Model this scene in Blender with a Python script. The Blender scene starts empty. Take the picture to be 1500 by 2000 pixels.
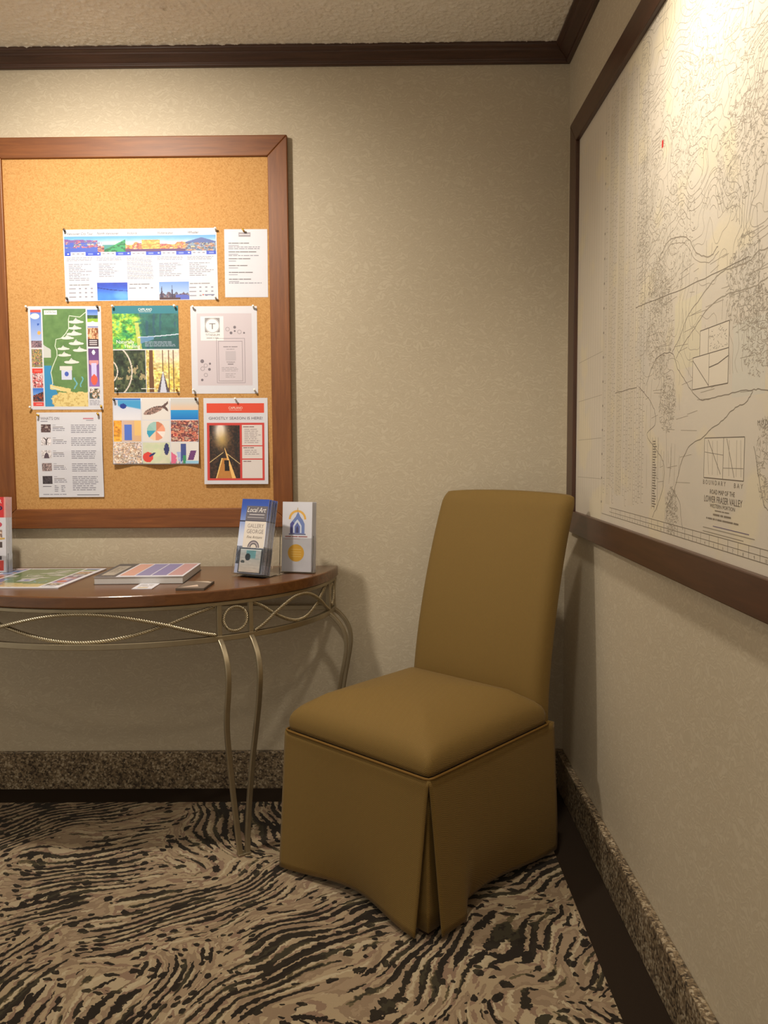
import bpy, bmesh, math, random
import numpy as np
from mathutils import Vector, Matrix

scene = bpy.context.scene
COL = scene.collection
PI = math.pi

# ------------------------------------------------------------------ camera
F_PX = 1584.175
cam_d = bpy.data.cameras.new('camera')
cam_d.sensor_fit = 'VERTICAL'
cam_d.sensor_height = 32.0
cam_d.lens = F_PX * 32.0 / 2000.0
cam_d.clip_start = 0.02
cam = bpy.data.objects.new('camera', cam_d)
COL.objects.link(cam)
_r = Vector((0.999947, 0.007408, -0.007137)); _u = Vector((0.006529, 0.079115, 0.996844)); _f = Vector((-0.00795, 0.996838, -0.079062))
cam.matrix_world = Matrix(((_r.x, _u.x, -_f.x, -0.57431), (_r.y, _u.y, -_f.y, -2.66287), (_r.z, _u.z, -_f.z, 1.14194), (0, 0, 0, 1)))
scene.camera = cam

# ------------------------------------------------------------------ world, light levels, exposure
world = bpy.data.worlds.new('world'); scene.world = world; world.use_nodes = True
_bg = world.node_tree.nodes['Background']
_bg.inputs[0].default_value = (1.0, 0.89, 0.73, 1); _bg.inputs[1].default_value = 0.30
scene.view_settings.view_transform = 'Standard'
scene.view_settings.look = 'None'
scene.view_settings.exposure = 1.0
scene.view_settings.gamma = 1.0
scene.view_settings.use_curve_mapping = False
CEIL = 2.388
# ceiling lamps: x, y, watts, spot angle, blend, colour, aim point (None = straight down), label
DOWNLIGHTS = [
    (-1.50, -0.95, 43.0, 132, 1.0, (1.0, 0.90, 0.77), (-1.45, 0.0, 1.18), 'white ceiling spotlight turned towards the cork notice board'),
    (-0.42, -1.22, 24.0, 130, 1.0, (1.0, 0.91, 0.77), (0.0, -1.18, 1.05), 'white ceiling spotlight turned towards the framed wall map'),
    (-1.05, -2.75, 17.0, 130, 0.9, (1.0, 0.87, 0.68), None, 'white ringed recessed ceiling downlight in the middle of the room'),
]

# ------------------------------------------------------------------ helpers
def s2l(c):
    c = np.asarray(c, float)
    return np.where(c <= 0.04045, c / 12.92, ((c + 0.055) / 1.055) ** 2.4)
def rgb(r, g, b):
    return tuple(float(v) for v in s2l([r / 255., g / 255., b / 255.]))

def link(o, parent=None):
    COL.objects.link(o)
    if parent is not None: o.parent = parent
    return o
def tag(o, label=None, cat=None, group=None, kind=None):
    if label: o['label'] = label
    if cat: o['category'] = cat
    if group: o['group'] = group
    if kind: o['kind'] = kind
    return o
def empty(name, loc=(0, 0, 0), rz=0.0):
    o = bpy.data.objects.new(name, None); o.empty_display_size = 0.05
    o.location = loc; o.rotation_euler = (0, 0, rz)
    return link(o)
def meshobj(name, verts, faces, mat, parent=None, smooth=False):
    me = bpy.data.meshes.new(name)
    me.from_pydata([tuple(v) for v in verts], [], [tuple(f) for f in faces])
    me.update()
    if smooth: me.polygons.foreach_set('use_smooth', [True] * len(me.polygons))
    if mat is not None: me.materials.append(mat)
    return link(bpy.data.objects.new(name, me), parent)

class MB:
    def __init__(s): s.v = []; s.f = []
    def add(s, verts, faces):
        o = len(s.v); s.v += [tuple(v) for v in verts]; s.f += [tuple(i + o for i in f) for f in faces]; return s
    def box(s, x0, x1, y0, y1, z0, z1):
        return s.add([(x0, y0, z0), (x1, y0, z0), (x1, y1, z0), (x0, y1, z0), (x0, y0, z1), (x1, y0, z1), (x1, y1, z1), (x0, y1, z1)],
                     [(0, 3, 2, 1), (4, 5, 6, 7), (0, 1, 5, 4), (1, 2, 6, 5), (2, 3, 7, 6), (3, 0, 4, 7)])
    def lathe(s, prof, n=16, M=None, cap=True):
        vs = []; fs = []
        for r, z in prof:
            for k in range(n):
                a = 2 * PI * k / n; vs.append(Vector((r * math.cos(a), r * math.sin(a), z)))
        for i in range(len(prof) - 1):
            for k in range(n):
                k2 = (k + 1) % n; fs.append((i * n + k, i * n + k2, (i + 1) * n + k2, (i + 1) * n + k))
        if cap: fs.append(tuple(range(n - 1, -1, -1))); fs.append(tuple((len(prof) - 1) * n + k for k in range(n)))
        if M is not None: vs = [M @ v for v in vs]
        return s.add(vs, fs)
    def sweep(s, pts, section, closed=False, ups=None, cap=True):
        """sweep a 2D section (list of (a,b)) along pts; a along side vector, b along up"""
        pts = [Vector(p) for p in pts]; n = len(pts); m = len(section); vs = []; fs = []
        for i, p in enumerate(pts):
            if closed: t = pts[(i + 1) % n] - pts[i - 1]
            else: t = pts[min(i + 1, n - 1)] - pts[max(i - 1, 0)]
            t.normalize(); up = Vector(ups[i]) if ups else Vector((0, 0, 1))
            side = t.cross(up)
            if side.length < 1e-5: side = Vector((1, 0, 0))
            side.normalize(); u2 = side.cross(t)
            for a, b in section: vs.append(p + side * a + u2 * b)
        rng = n if closed else n - 1
        for i in range(rng):
            j = (i + 1) % n
            for k in range(m):
                k2 = (k + 1) % m; fs.append((i * m + k, i * m + k2, j * m + k2, j * m + k))
        if cap and not closed: fs.append(tuple(range(m - 1, -1, -1))); fs.append(tuple((n - 1) * m + k for k in range(m)))
        return s.add(vs, fs)
    def build(s, name, mat, parent=None, smooth=False, bevel=0.0, seg=2, fix=True):
        o = meshobj(name, s.v, s.f, mat, parent, smooth)
        if fix:
            bm = bmesh.new(); bm.from_mesh(o.data); bmesh.ops.recalc_face_normals(bm, faces=bm.faces); bm.to_mesh(o.data); bm.free()
        if bevel > 0:
            b = o.modifiers.new('bevel', 'BEVEL'); b.width = bevel; b.segments = seg; b.limit_method = 'ANGLE'; b.angle_limit = math.radians(35)
        return o

def circ(r, n=8, ph=0.0): return [(r * math.cos(2 * PI * k / n + ph), r * math.sin(2 * PI * k / n + ph)) for k in range(n)]
def catmull(P, n=8):
    P = [Vector(p) for p in P]; Q = [P[0] * 2 - P[1]] + P + [P[-1] * 2 - P[-2]]; out = []
    for i in range(1, len(Q) - 2):
        for k in range(n):
            t = k / n; a, b, c, d = Q[i - 1], Q[i], Q[i + 1], Q[i + 2]
            out.append(0.5 * ((2 * b) + (c - a) * t + (2 * a - 5 * b + 4 * c - d) * t * t + (3 * b - a - 3 * c + d) * t ** 3))
    out.append(P[-1]); return out

# ------------------------------------------------------------------ node helper
class NT:
    def __init__(s, name, rough=0.6, spec=0.4):
        s.m = bpy.data.materials.new(name); s.m.use_nodes = True; s.t = s.m.node_tree
        s.b = s.t.nodes['Principled BSDF']; s.b.inputs['Roughness'].default_value = rough
        s.b.inputs['Specular IOR Level'].default_value = spec
    def n(s, typ, ins=None, **props):
        nd = s.t.nodes.new(typ)
        for k, v in props.items(): setattr(nd, k, v)
        if ins:
            for k, v in ins.items():
                sock = nd.inputs[k]
                if hasattr(v, 'links') or isinstance(v, bpy.types.NodeSocket): s.t.links.new(v, sock)
                else: sock.default_value = v
        return nd
    def math(s, op, a, b=None, c=None, clamp=False):
        nd = s.t.nodes.new('ShaderNodeMath'); nd.operation = op; nd.use_clamp = clamp
        for i, v in enumerate((a, b, c)):
            if v is None: continue
            if isinstance(v, bpy.types.NodeSocket): s.t.links.new(v, nd.inputs[i])
            else: nd.inputs[i].default_value = v
        return nd.outputs[0]
    def coord(s, which='Object'): return s.n('ShaderNodeTexCoord').outputs[which]
    def mapping(s, v, scale=(1, 1, 1), rot=(0, 0, 0), loc=(0, 0, 0)):
        return s.n('ShaderNodeMapping', {'Vector': v, 'Scale': scale, 'Rotation': rot, 'Location': loc}).outputs[0]
    def noise(s, v, scale, detail=2.0, rough=0.5, dist=0.0):
        return s.n('ShaderNodeTexNoise', {'Vector': v, 'Scale': scale, 'Detail': detail, 'Roughness': rough, 'Distortion': dist})
    def ramp(s, fac, stops, interp='LINEAR'):
        nd = s.n('ShaderNodeValToRGB', {'Fac': fac}); cr = nd.color_ramp; cr.interpolation = interp
        while len(cr.elements) < len(stops): cr.elements.new(0.5)
        for e, (p, c) in zip(cr.elements, stops): e.position = p; e.color = (*c, 1) if len(c) == 3 else c
        return nd.outputs[0]
    def mix(s, fac, a, b, blend='MIX'):
        nd = s.t.nodes.new('ShaderNodeMix'); nd.data_type = 'RGBA'; nd.blend_type = blend
        for i, v in ((0, fac), (6, a), (7, b)):
            if isinstance(v, bpy.types.NodeSocket): s.t.links.new(v, nd.inputs[i])
            else: nd.inputs[i].default_value = v if i == 0 else ((*v, 1) if len(v) == 3 else v)
        return nd.outputs[2]
    def bump(s, h, strength=0.3, dist=0.002):
        nd = s.n('ShaderNodeBump', {'Height': h, 'Strength': strength, 'Distance': dist}); s.t.links.new(nd.outputs[0], s.b.inputs['Normal'])
    def color(s, c):
        if isinstance(c, bpy.types.NodeSocket): s.t.links.new(c, s.b.inputs['Base Color'])
        else: s.b.inputs['Base Color'].default_value = (*c, 1)
    def sep(s, v): return s.n('ShaderNodeSeparateXYZ', {0: v}).outputs
    def comb(s, x, y, z=0.0): return s.n('ShaderNodeCombineXYZ', {0: x, 1: y, 2: z}).outputs[0]

def plain(name, c, rough=0.5, metal=0.0, spec=0.4, var=0.06, scale=60):
    t = NT(name, rough, spec); n = t.noise(t.coord(), scale, 3)
    t.color(t.mix(n.outputs[0], tuple(v * (1 - var) for v in c), tuple(min(1, v * (1 + var)) for v in c)))
    t.b.inputs['Metallic'].default_value = metal
    return t.m

def mat_wallpaper(axis):
    t = NT('wallpaper_' + axis, 0.62, 0.35)
    s = t.sep(t.coord()); v = t.comb(s[0] if axis == 'x' else s[1], s[2])
    w1 = t.noise(v, 22, 2); wv = t.n('ShaderNodeVectorMath', {0: w1.outputs['Color'], 1: (0.06, 0.06, 0.0)}, operation='MULTIPLY').outputs[0]
    v2 = t.n('ShaderNodeVectorMath', {0: v, 1: wv}, operation='ADD').outputs[0]
    curl = t.n('ShaderNodeTexWave', {'Vector': v2, 'Scale': 26.0, 'Distortion': 9.0, 'Detail': 2.0, 'Detail Scale': 2.2}, wave_type='RINGS').outputs['Fac']
    leaf = t.n('ShaderNodeTexVoronoi', {'Vector': v2, 'Scale': 80.0, 'Randomness': 1.0}, feature='SMOOTH_F1').outputs['Distance']
    pat = t.math('ADD', t.math('MULTIPLY', curl, 0.5), t.math('MULTIPLY', leaf, 0.9))
    fine = t.noise(t.mapping(v, (1, 0.25, 1)), 700, 2).outputs[0]
    big = t.noise(v, 3.2, 2).outputs[0]
    c = t.ramp(pat, [(0.18, rgb(200, 188, 166)), (0.62, rgb(191, 178, 155)), (0.95, rgb(205, 194, 172))])
    c = t.mix(t.math('MULTIPLY', big, 0.35), c, rgb(200, 187, 163))
    c = t.mix(t.math('MULTIPLY', fine, 0.14), c, rgb(160, 148, 122))
    t.color(c)
    t.bump(t.math('ADD', t.math('MULTIPLY', pat, 0.6), t.math('MULTIPLY', fine, 0.4)), 0.15, 0.0012)
    return t.m

def mat_ceiling():
    t = NT('popcorn_ceiling', 0.9, 0.2); v = t.coord()
    n = t.noise(v, 150, 4, 0.7).outputs[0]; vo = t.n('ShaderNodeTexVoronoi', {'Vector': v, 'Scale': 170.0}).outputs['Distance']
    h = t.math('SUBTRACT', n, t.math('MULTIPLY', vo, 0.5))
    t.color(t.mix(n, rgb(228, 221, 208), rgb(242, 236, 224)))
    t.bump(h, 0.4, 0.004); return t.m

def mat_granite():
    t = NT('granite', 0.28, 0.5); v = t.coord()
    vo = t.n('ShaderNodeTexVoronoi', {'Vector': t.mapping(v), 'Scale': 190.0, 'Randomness': 1.0})
    cell = t.sep(vo.outputs['Color'])[0]
    n1 = t.noise(v, 75, 4, 0.65).outputs[0]; n2 = t.noise(v, 11, 3).outputs[0]
    f = t.math('ADD', t.math('MULTIPLY', cell, 0.42), t.math('ADD', t.math('MULTIPLY', n1, 0.75), t.math('MULTIPLY', n2, 0.35)))
    c = t.ramp(f, [(0.38, rgb(26, 22, 19)), (0.56, rgb(70, 61, 52)), (0.72, rgb(116, 100, 80)), (0.86, rgb(142, 124, 98)), (1.0, rgb(184, 170, 146))])
    t.color(c); return t.m

def mat_carpet():
    t = NT('streaked_carpet', 0.95, 0.1)
    p0 = t.coord()
    jit = t.noise(p0, 85, 1.5).outputs['Color']
    jv = t.n('ShaderNodeVectorMath', {0: jit, 1: (0.014, 0.014, 0)}, operation='MULTIPLY').outputs[0]
    bend = t.noise(p0, 3.0, 1.0).outputs['Color']
    bv = t.n('ShaderNodeVectorMath', {0: bend, 1: (0.26, 0.26, 0)}, operation='MULTIPLY').outputs[0]
    p = t.n('ShaderNodeVectorMath', {0: t.n('ShaderNodeVectorMath', {0: p0, 1: jv}, operation='ADD').outputs[0], 1: bv}, operation='ADD').outputs[0]
    # patches of brush strokes, each patch with a direction of its own
    pr = t.mapping(p, scale=(1.0, 1.0, 0), rot=(0, 0, math.radians(-52)))
    ps = t.n('ShaderNodeVectorMath', {0: pr, 1: (1.55, 3.1, 0)}, operation='MULTIPLY').outputs[0]
    vor = t.n('ShaderNodeTexVoronoi', {'Vector': ps, 'Scale': 1.0, 'Randomness': 1.0}, voronoi_dimensions='2D')
    edge = t.n('ShaderNodeTexVoronoi', {'Vector': ps, 'Scale': 1.0, 'Randomness': 1.0}, voronoi_dimensions='2D', feature='DISTANCE_TO_EDGE').outputs['Distance']
    cr = t.sep(vor.outputs['Color']); cp = t.n('ShaderNodeVectorMath', {0: vor.outputs['Position'], 1: (1 / 1.55, 1 / 3.1, 0)}, operation='MULTIPLY').outputs[0]
    d = t.sep(t.n('ShaderNodeVectorMath', {0: pr, 1: cp}, operation='SUBTRACT').outputs[0])
    ang = t.math('ADD', t.math('MULTIPLY', t.math('SUBTRACT', cr[0], 0.62), 0.95), t.math('MULTIPLY', t.math('GREATER_THAN', cr[1], 0.74), 1.15))
    ca, sa = t.math('COSINE', ang), t.math('SINE', ang)
    al = t.math('ADD', t.math('MULTIPLY', d[0], ca), t.math('MULTIPLY', d[1], sa))
    ac = t.math('SUBTRACT', t.math('MULTIPLY', d[1], ca), t.math('MULTIPLY', d[0], sa))
    ac = t.math('ADD', ac, t.math('MULTIPLY', t.math('MULTIPLY', al, al), t.math('MULTIPLY', t.math('SUBTRACT', cr[2], 0.5), 1.6)))
    st = t.math('MULTIPLY', ac, 38.0)
    seed = t.math('MULTIPLY', cr[1], 37.0)
    vv = t.comb(t.math('ADD', st, seed), t.math('MULTIPLY', al, 13.0), seed)
    brk = t.noise(vv, 0.9, 1.5, 0.6).outputs[0]
    brk2 = t.noise(t.mapping(vv, loc=(19.3, 5.7, 0)), 0.8, 1.5, 0.6).outputs[0]
    brk3 = t.noise(t.mapping(vv, loc=(-9.3, 15.7, 2), scale=(1.0, 0.7, 1)), 0.9, 1.5, 0.6).outputs[0]
    ph = t.math('MULTIPLY', st, 2 * PI)
    sn = t.math('SINE', ph); sn2 = t.math('SINE', t.math('ADD', ph, 2.3))
    rim = t.math('SUBTRACT', 1.0, t.math('DIVIDE', edge, 0.26), clamp=True)
    val = t.math('ADD', t.math('MULTIPLY', sn, 0.75), t.math('MULTIPLY', t.math('SUBTRACT', brk, 0.5), 4.4))
    val = t.math('SUBTRACT', val, t.math('MULTIPLY', rim, 1.15))
    dots = t.n('ShaderNodeTexVoronoi', {'Vector': t.mapping(p, scale=(1, 1.25, 1)), 'Scale': 33.0, 'Randomness': 1.0}, voronoi_dimensions='2D')
    dr = t.sep(dots.outputs['Color'])
    sp = t.math('MULTIPLY', t.math('LESS_THAN', dots.outputs['Distance'], t.math('MULTIPLY', dr[1], 0.50)), t.math('GREATER_THAN', dr[0], 0.55))
    dark = t.math('MAXIMUM', t.math('GREATER_THAN', val, -0.02), sp)
    ground = t.ramp(brk2, [(0.0, rgb(164, 142, 116)), (0.38, rgb(150, 128, 104)), (0.47, rgb(176, 156, 126)), (0.57, rgb(146, 120, 100)), (0.64, rgb(186, 168, 138))], 'CONSTANT')
    light = t.math('MULTIPLY', t.math('GREATER_THAN', t.math('ADD', sn2, t.math('MULTIPLY', t.math('SUBTRACT', brk3, 0.5), 4.0)), 1.05), t.math('GREATER_THAN', brk2, 0.42))
    ground = t.mix(light, ground, rgb(194, 178, 148))
    olive = t.math('MULTIPLY', t.math('GREATER_THAN', brk3, 0.60), t.math('GREATER_THAN', val, -0.35))
    ground = t.mix(olive, ground, rgb(104, 92, 66))
    darkc = t.ramp(brk3, [(0.0, rgb(28, 22, 17)), (0.50, rgb(40, 34, 25)), (0.60, rgb(60, 55, 40)), (0.68, rgb(32, 27, 21))], 'CONSTANT')
    pile = t.noise(p0, 900, 2).outputs[0]
    c = t.mix(dark, ground, darkc)
    c = t.mix(t.math('MULTIPLY', pile, 0.28), c, rgb(70, 58, 44))
    t.color(c)
    t.b.inputs['Sheen Weight'].default_value = 0.08
    t.bump(t.math('ADD', t.math('MULTIPLY', pile, 0.8), t.math('MULTIPLY', dark, -0.2)), 0.5, 0.004)
    return t.m

def mat_wood(name, c0, c1, rough, stretch=(1, 14, 14), scale=5.0, coat=0.0):
    t = NT(name, rough, 0.5); v = t.mapping(t.coord(), stretch)
    n = t.noise(v, scale, 5, 0.6, 0.6).outputs[0]; n2 = t.noise(t.mapping(t.coord(), tuple(q * 5 for q in stretch)), scale * 2, 2).outputs[0]
    c = t.ramp(n, [(0.3, c0), (0.7, c1)])
    t.color(t.mix(t.math('MULTIPLY', n2, 0.22), c, tuple(q * 0.5 for q in c0)))
    t.b.inputs['Coat Weight'].default_value = coat; t.b.inputs['Coat Roughness'].default_value = 0.22
    t.bump(n2, 0.05, 0.001); return t.m

def mat_fabric():
    t = NT('gold_twill', 0.75, 0.25); s = t.sep(t.coord())
    h = t.math('ADD', s[0], t.math('MULTIPLY', s[1], 0.35)); vt = t.math('ADD', s[2], t.math('MULTIPLY', s[1], 0.75))
    zig = t.math('PINGPONG', h, 0.009)
    tw = t.math('SINE', t.math('MULTIPLY', t.math('ADD', vt, zig), 2 * PI / 0.0046))
    th = t.math('SINE', t.math('MULTIPLY', t.math('SUBTRACT', t.math('MULTIPLY', vt, 0.6), zig), 2 * PI / 0.0034))
    nz = t.noise(t.coord(), 420, 2).outputs[0]; big = t.noise(t.coord(), 4, 2).outputs[0]
    wv = t.math('ADD', t.math('MULTIPLY', tw, 0.32), t.math('ADD', t.math('MULTIPLY', th, 0.10), 0.5))
    wv = t.math('ADD', t.math('MULTIPLY', wv, 0.75), t.math('MULTIPLY', nz, 0.25))
    c = t.mix(wv, rgb(92, 72, 33), rgb(140, 112, 60))
    c = t.mix(t.math('MULTIPLY', big, 0.25), c, rgb(116, 91, 44))
    t.color(c); t.b.inputs['Sheen Weight'].default_value = 0.06; t.b.inputs['Sheen Roughness'].default_value = 0.4
    t.bump(wv, 0.35, 0.0012); return t.m

def mat_cork():
    t = NT('cork', 0.85, 0.2); v = t.coord()
    vo = t.n('ShaderNodeTexVoronoi', {'Vector': v, 'Scale': 260.0}); cell = t.sep(vo.outputs['Color'])[0]
    n = t.noise(v, 240, 3, 0.7).outputs[0]; big = t.noise(v, 3, 2).outputs[0]
    f = t.math('ADD', t.math('MULTIPLY', cell, 0.4), t.math('MULTIPLY', n, 0.7))
    c = t.ramp(f, [(0.2, rgb(170, 124, 72)), (0.5, rgb(192, 146, 90)), (0.9, rgb(206, 164, 108))])
    c = t.mix(t.math('MULTIPLY', big, 0.25), c, rgb(186, 134, 78)); t.color(c); t.bump(f, 0.2, 0.0015); return t.m

def mat_print(rough=0.5):
    t = NT('printed_ink', rough, 0.35); a = t.n('ShaderNodeAttribute', attribute_name='Col')
    g = t.noise(t.coord(), 600, 1).outputs[0]
    t.color(t.mix(t.math('MULTIPLY', g, 0.05), a.outputs['Color'], (0.5, 0.5, 0.5))); return t.m

def mat_clear(name, tint=(1, 1, 1), rough=0.03):
    t = NT(name, rough, 0.5); t.color(tint); t.b.inputs['Transmission Weight'].default_value = 1.0; t.b.inputs['IOR'].default_value = 1.15
    n = t.noise(t.coord(), 40, 2).outputs[0]; t.t.links.new(t.math('ADD', t.math('MULTIPLY', n, 0.04), rough), t.b.inputs['Roughness'])
    return t.m

def mat_map():
    t = NT('map_sheet', 0.45, 0.4); s = t.sep(t.coord()); v = t.comb(s[0], s[1])
    n = t.noise(v, 3.5, 2).outputs[0]; n2 = t.noise(t.mapping(v, loc=(4, 7, 0)), 6.0, 2).outputs[0]; f = t.noise(v, 300, 2).outputs[0]
    c = t.ramp(n, [(0.3, rgb(214, 205, 190)), (0.55, rgb(219, 210, 195)), (0.75, rgb(207, 201, 190))])
    c = t.mix(t.ramp(n2, [(0.55, (0, 0, 0)), (0.62, (0.35, 0.35, 0.35))]), c, rgb(234, 220, 178))
    c = t.mix(t.math('MULTIPLY', f, 0.12), c, rgb(190, 178, 156)); t.color(c); return t.m

M = {}
M['wall_x'] = mat_wallpaper('x'); M['wall_y'] = mat_wallpaper('y')
M['ceiling'] = mat_ceiling(); M['granite'] = mat_granite(); M['carpet'] = mat_carpet()
M['border'] = plain('dark_carpet_border', rgb(46, 37, 29), 0.95, spec=0.1, var=0.35, scale=500)
M['crown'] = mat_wood('dark_crown_wood', rgb(62, 42, 34), rgb(84, 58, 46), 0.38, (1, 14, 14))
M['crown_y'] = mat_wood('dark_crown_wood_y', rgb(62, 42, 34), rgb(84, 58, 46), 0.38, (14, 1, 14))
M['cherry_x'] = mat_wood('cherry_frame_x', rgb(106, 58, 24), rgb(138, 82, 36), 0.50, (1, 16, 16), coat=0.0)
M['cherry_z'] = mat_wood('cherry_frame_z', rgb(106, 58, 24), rgb(138, 82, 36), 0.46, (16, 16, 1), coat=0.03)
M['walnut_y'] = mat_wood('walnut_frame_y', rgb(62, 38, 27), rgb(84, 52, 36), 0.36, (16, 1, 16), coat=0.1)
M['walnut_z'] = mat_wood('walnut_frame_z', rgb(62, 38, 27), rgb(84, 52, 36), 0.36, (16, 16, 1), coat=0.1)
M['top'] = mat_wood('table_top_wood', rgb(96, 60, 32), rgb(118, 76, 42), 0.24, (1, 12, 12), coat=0.3)
M['metal'] = plain('antique_pewter', rgb(164, 152, 128), 0.38, 0.8, 0.5, 0.12, 40)
M['rope'] = plain('twisted_pewter', rgb(192, 180, 154), 0.32, 0.8, 0.5, 0.15, 120)
M['fabric'] = mat_fabric(); M['piping'] = plain('gold_piping', rgb(112, 82, 34), 0.75, 0, 0.25, 0.15, 300)
M['legwood'] = mat_wood('dark_leg_wood', rgb(40, 26, 18), rgb(58, 38, 26), 0.4, (14, 14, 1))
M['cork'] = mat_cork(); M['print'] = mat_print(); M['gloss'] = mat_print(0.3); M['gloss'].node_tree.nodes['Principled BSDF'].inputs['Coat Weight'].default_value = 1.0; M['gloss'].node_tree.nodes['Principled BSDF'].inputs['Coat Roughness'].default_value = 0.12; M['paper'] = plain('white_paper', rgb(214, 215, 225), 0.55, 0, 0.3, 0.02, 30)
M['paper_edge'] = plain('paper_edges', rgb(206, 204, 204), 0.7, 0, 0.2, 0.1, 400)
M['grey_cover'] = plain('grey_card_cover', rgb(88, 84, 84), 0.5, 0, 0.3, 0.05, 90)
M['dark_card'] = plain('dark_card_stock', rgb(92, 82, 74), 0.45, 0, 0.3, 0.05, 90)
M['acrylic'] = mat_clear('clear_acrylic'); M['pinclear'] = plain('milky_plastic', rgb(226, 226, 222), 0.25, 0, 0.5, 0.03)
M['pinbrass'] = plain('brass_pin', rgb(196, 150, 52), 0.3, 0.6, 0.5, 0.05); M['pindark'] = plain('dark_pin_plastic', rgb(60, 52, 44), 0.35, 0, 0.5, 0.05)
M['steel'] = plain('steel_needle', rgb(110, 104, 98), 0.3, 0.9, 0.5, 0.05)
M['map'] = mat_map(); M['whitetrim'] = plain('white_lamp_trim', rgb(235, 232, 225), 0.4, 0, 0.4, 0.02)
M['redpaper'] = plain('red_cover', rgb(200, 44, 48), 0.4, 0, 0.4, 0.03)
_e = NT('lamp_glow'); _e.b.inputs['Emission Color'].default_value = (1, 0.78, 0.5, 1); _e.b.inputs['Emission Strength'].default_value = 25.0; M['glow'] = _e.m

# ------------------------------------------------------------------ room shell
XL, YF = -3.2, -4.6       # how far the room is built to the left and behind the camera
def structure(o): o['kind'] = 'structure'; return o
structure(MB().box(XL, 0.12, 0.0, 0.12, -0.05, CEIL + 0.06).build('wall_back', M['wall_x']))
structure(MB().box(0.0, 0.12, YF, 0.0, -0.05, CEIL + 0.06).build('wall_right', M['wall_y']))
BW = 0.118                # dark border between carpet field and skirting
structure(meshobj('floor', [(XL, YF, 0), (-BW, YF, 0), (-BW, -BW, 0), (XL, -BW, 0)], [(0, 1, 2, 3)], M['carpet']))
structure(meshobj('floor_border', [(XL, -BW, 0), (-BW, -BW, 0), (-BW, YF, 0), (0, YF, 0), (0, 0, 0), (XL, 0, 0)], [(0, 1, 4, 5), (1, 2, 3, 4)], M['border']))
# ceiling: one mesh, lumpy where the photograph sees it
def ceiling():
    rng = np.random.default_rng(5)
    nx, ny = 560, 110; xs = np.linspace(-2.2, 0.0, nx); ys = np.linspace(-0.42, 0.0, ny)
    g = rng.random((ny, nx)); k = (g + np.roll(g, 1, 0) + np.roll(g, 1, 1) + np.roll(g, -1, 0) + np.roll(g, -1, 1)) / 5
    z = CEIL + 0.001 - np.clip(k - 0.45, 0, 1) * 0.011
    X, Y = np.meshgrid(xs, ys)
    v = np.stack([X, Y, z], -1).reshape(-1, 3)
    i = np.arange(ny * nx).reshape(ny, nx)
    f = np.stack([i[:-1, :-1], i[1:, :-1], i[1:, 1:], i[:-1, 1:]], -1).reshape(-1, 4)
    V = v.tolist(); Fc = f.tolist(); o = len(V); c = CEIL
    V += [(XL, 0, c), (-2.2, 0, c), (-2.2, -0.42, c), (XL, -0.42, c), (XL, YF, c), (0, YF, c), (0, -0.42, c)]
    Fc += [(o, o + 1, o + 2, o + 3), (o + 3, o + 2, o + 6, o + 5, o + 4)]
    structure(meshobj('ceiling', V, Fc, M['ceiling'], smooth=True))
ceiling()
# crown mouldings, mitred in the corner
prof = [(0, 2.342), (.010, 2.342), (.014, 2.346), (.014, 2.352), (.019, 2.356), (.026, 2.360), (.036, 2.366), (.041, 2.370), (.041, 2.374), (.049, 2.377), (.053, 2.381), (.053, 2.3885), (0, 2.3885)]
def crown(name, along, mat):
    n = len(prof); v = []; f = []
    for a, end in ((0, 0), (1, 1)):
        for d, z in prof:
            if along == 'x': v.append((XL if a == 0 else -d, -d, z))
            else: v.append((-d, YF if a == 0 else -d, z))
    for k in range(n): f.append((k, (k + 1) % n, n + (k + 1) % n, n + k))
    f += [tuple(range(n)), tuple(range(2 * n - 1, n - 1, -1))]
    b = MB().add(v, f); structure(b.build(name, mat, bevel=0.001, seg=1))
crown('trim_1', 'x', M['crown']); crown('trim_2', 'y', M['crown_y'])
structure(MB().box(XL, 0.0, -0.016, 0.0, 0.0, 0.128).build('baseboard_back', M['granite'], bevel=0.002))
structure(MB().box(-0.022, 0.0, YF, -0.016, 0.0, 0.126).build('baseboard_right', M['granite'], bevel=0.003))

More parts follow.
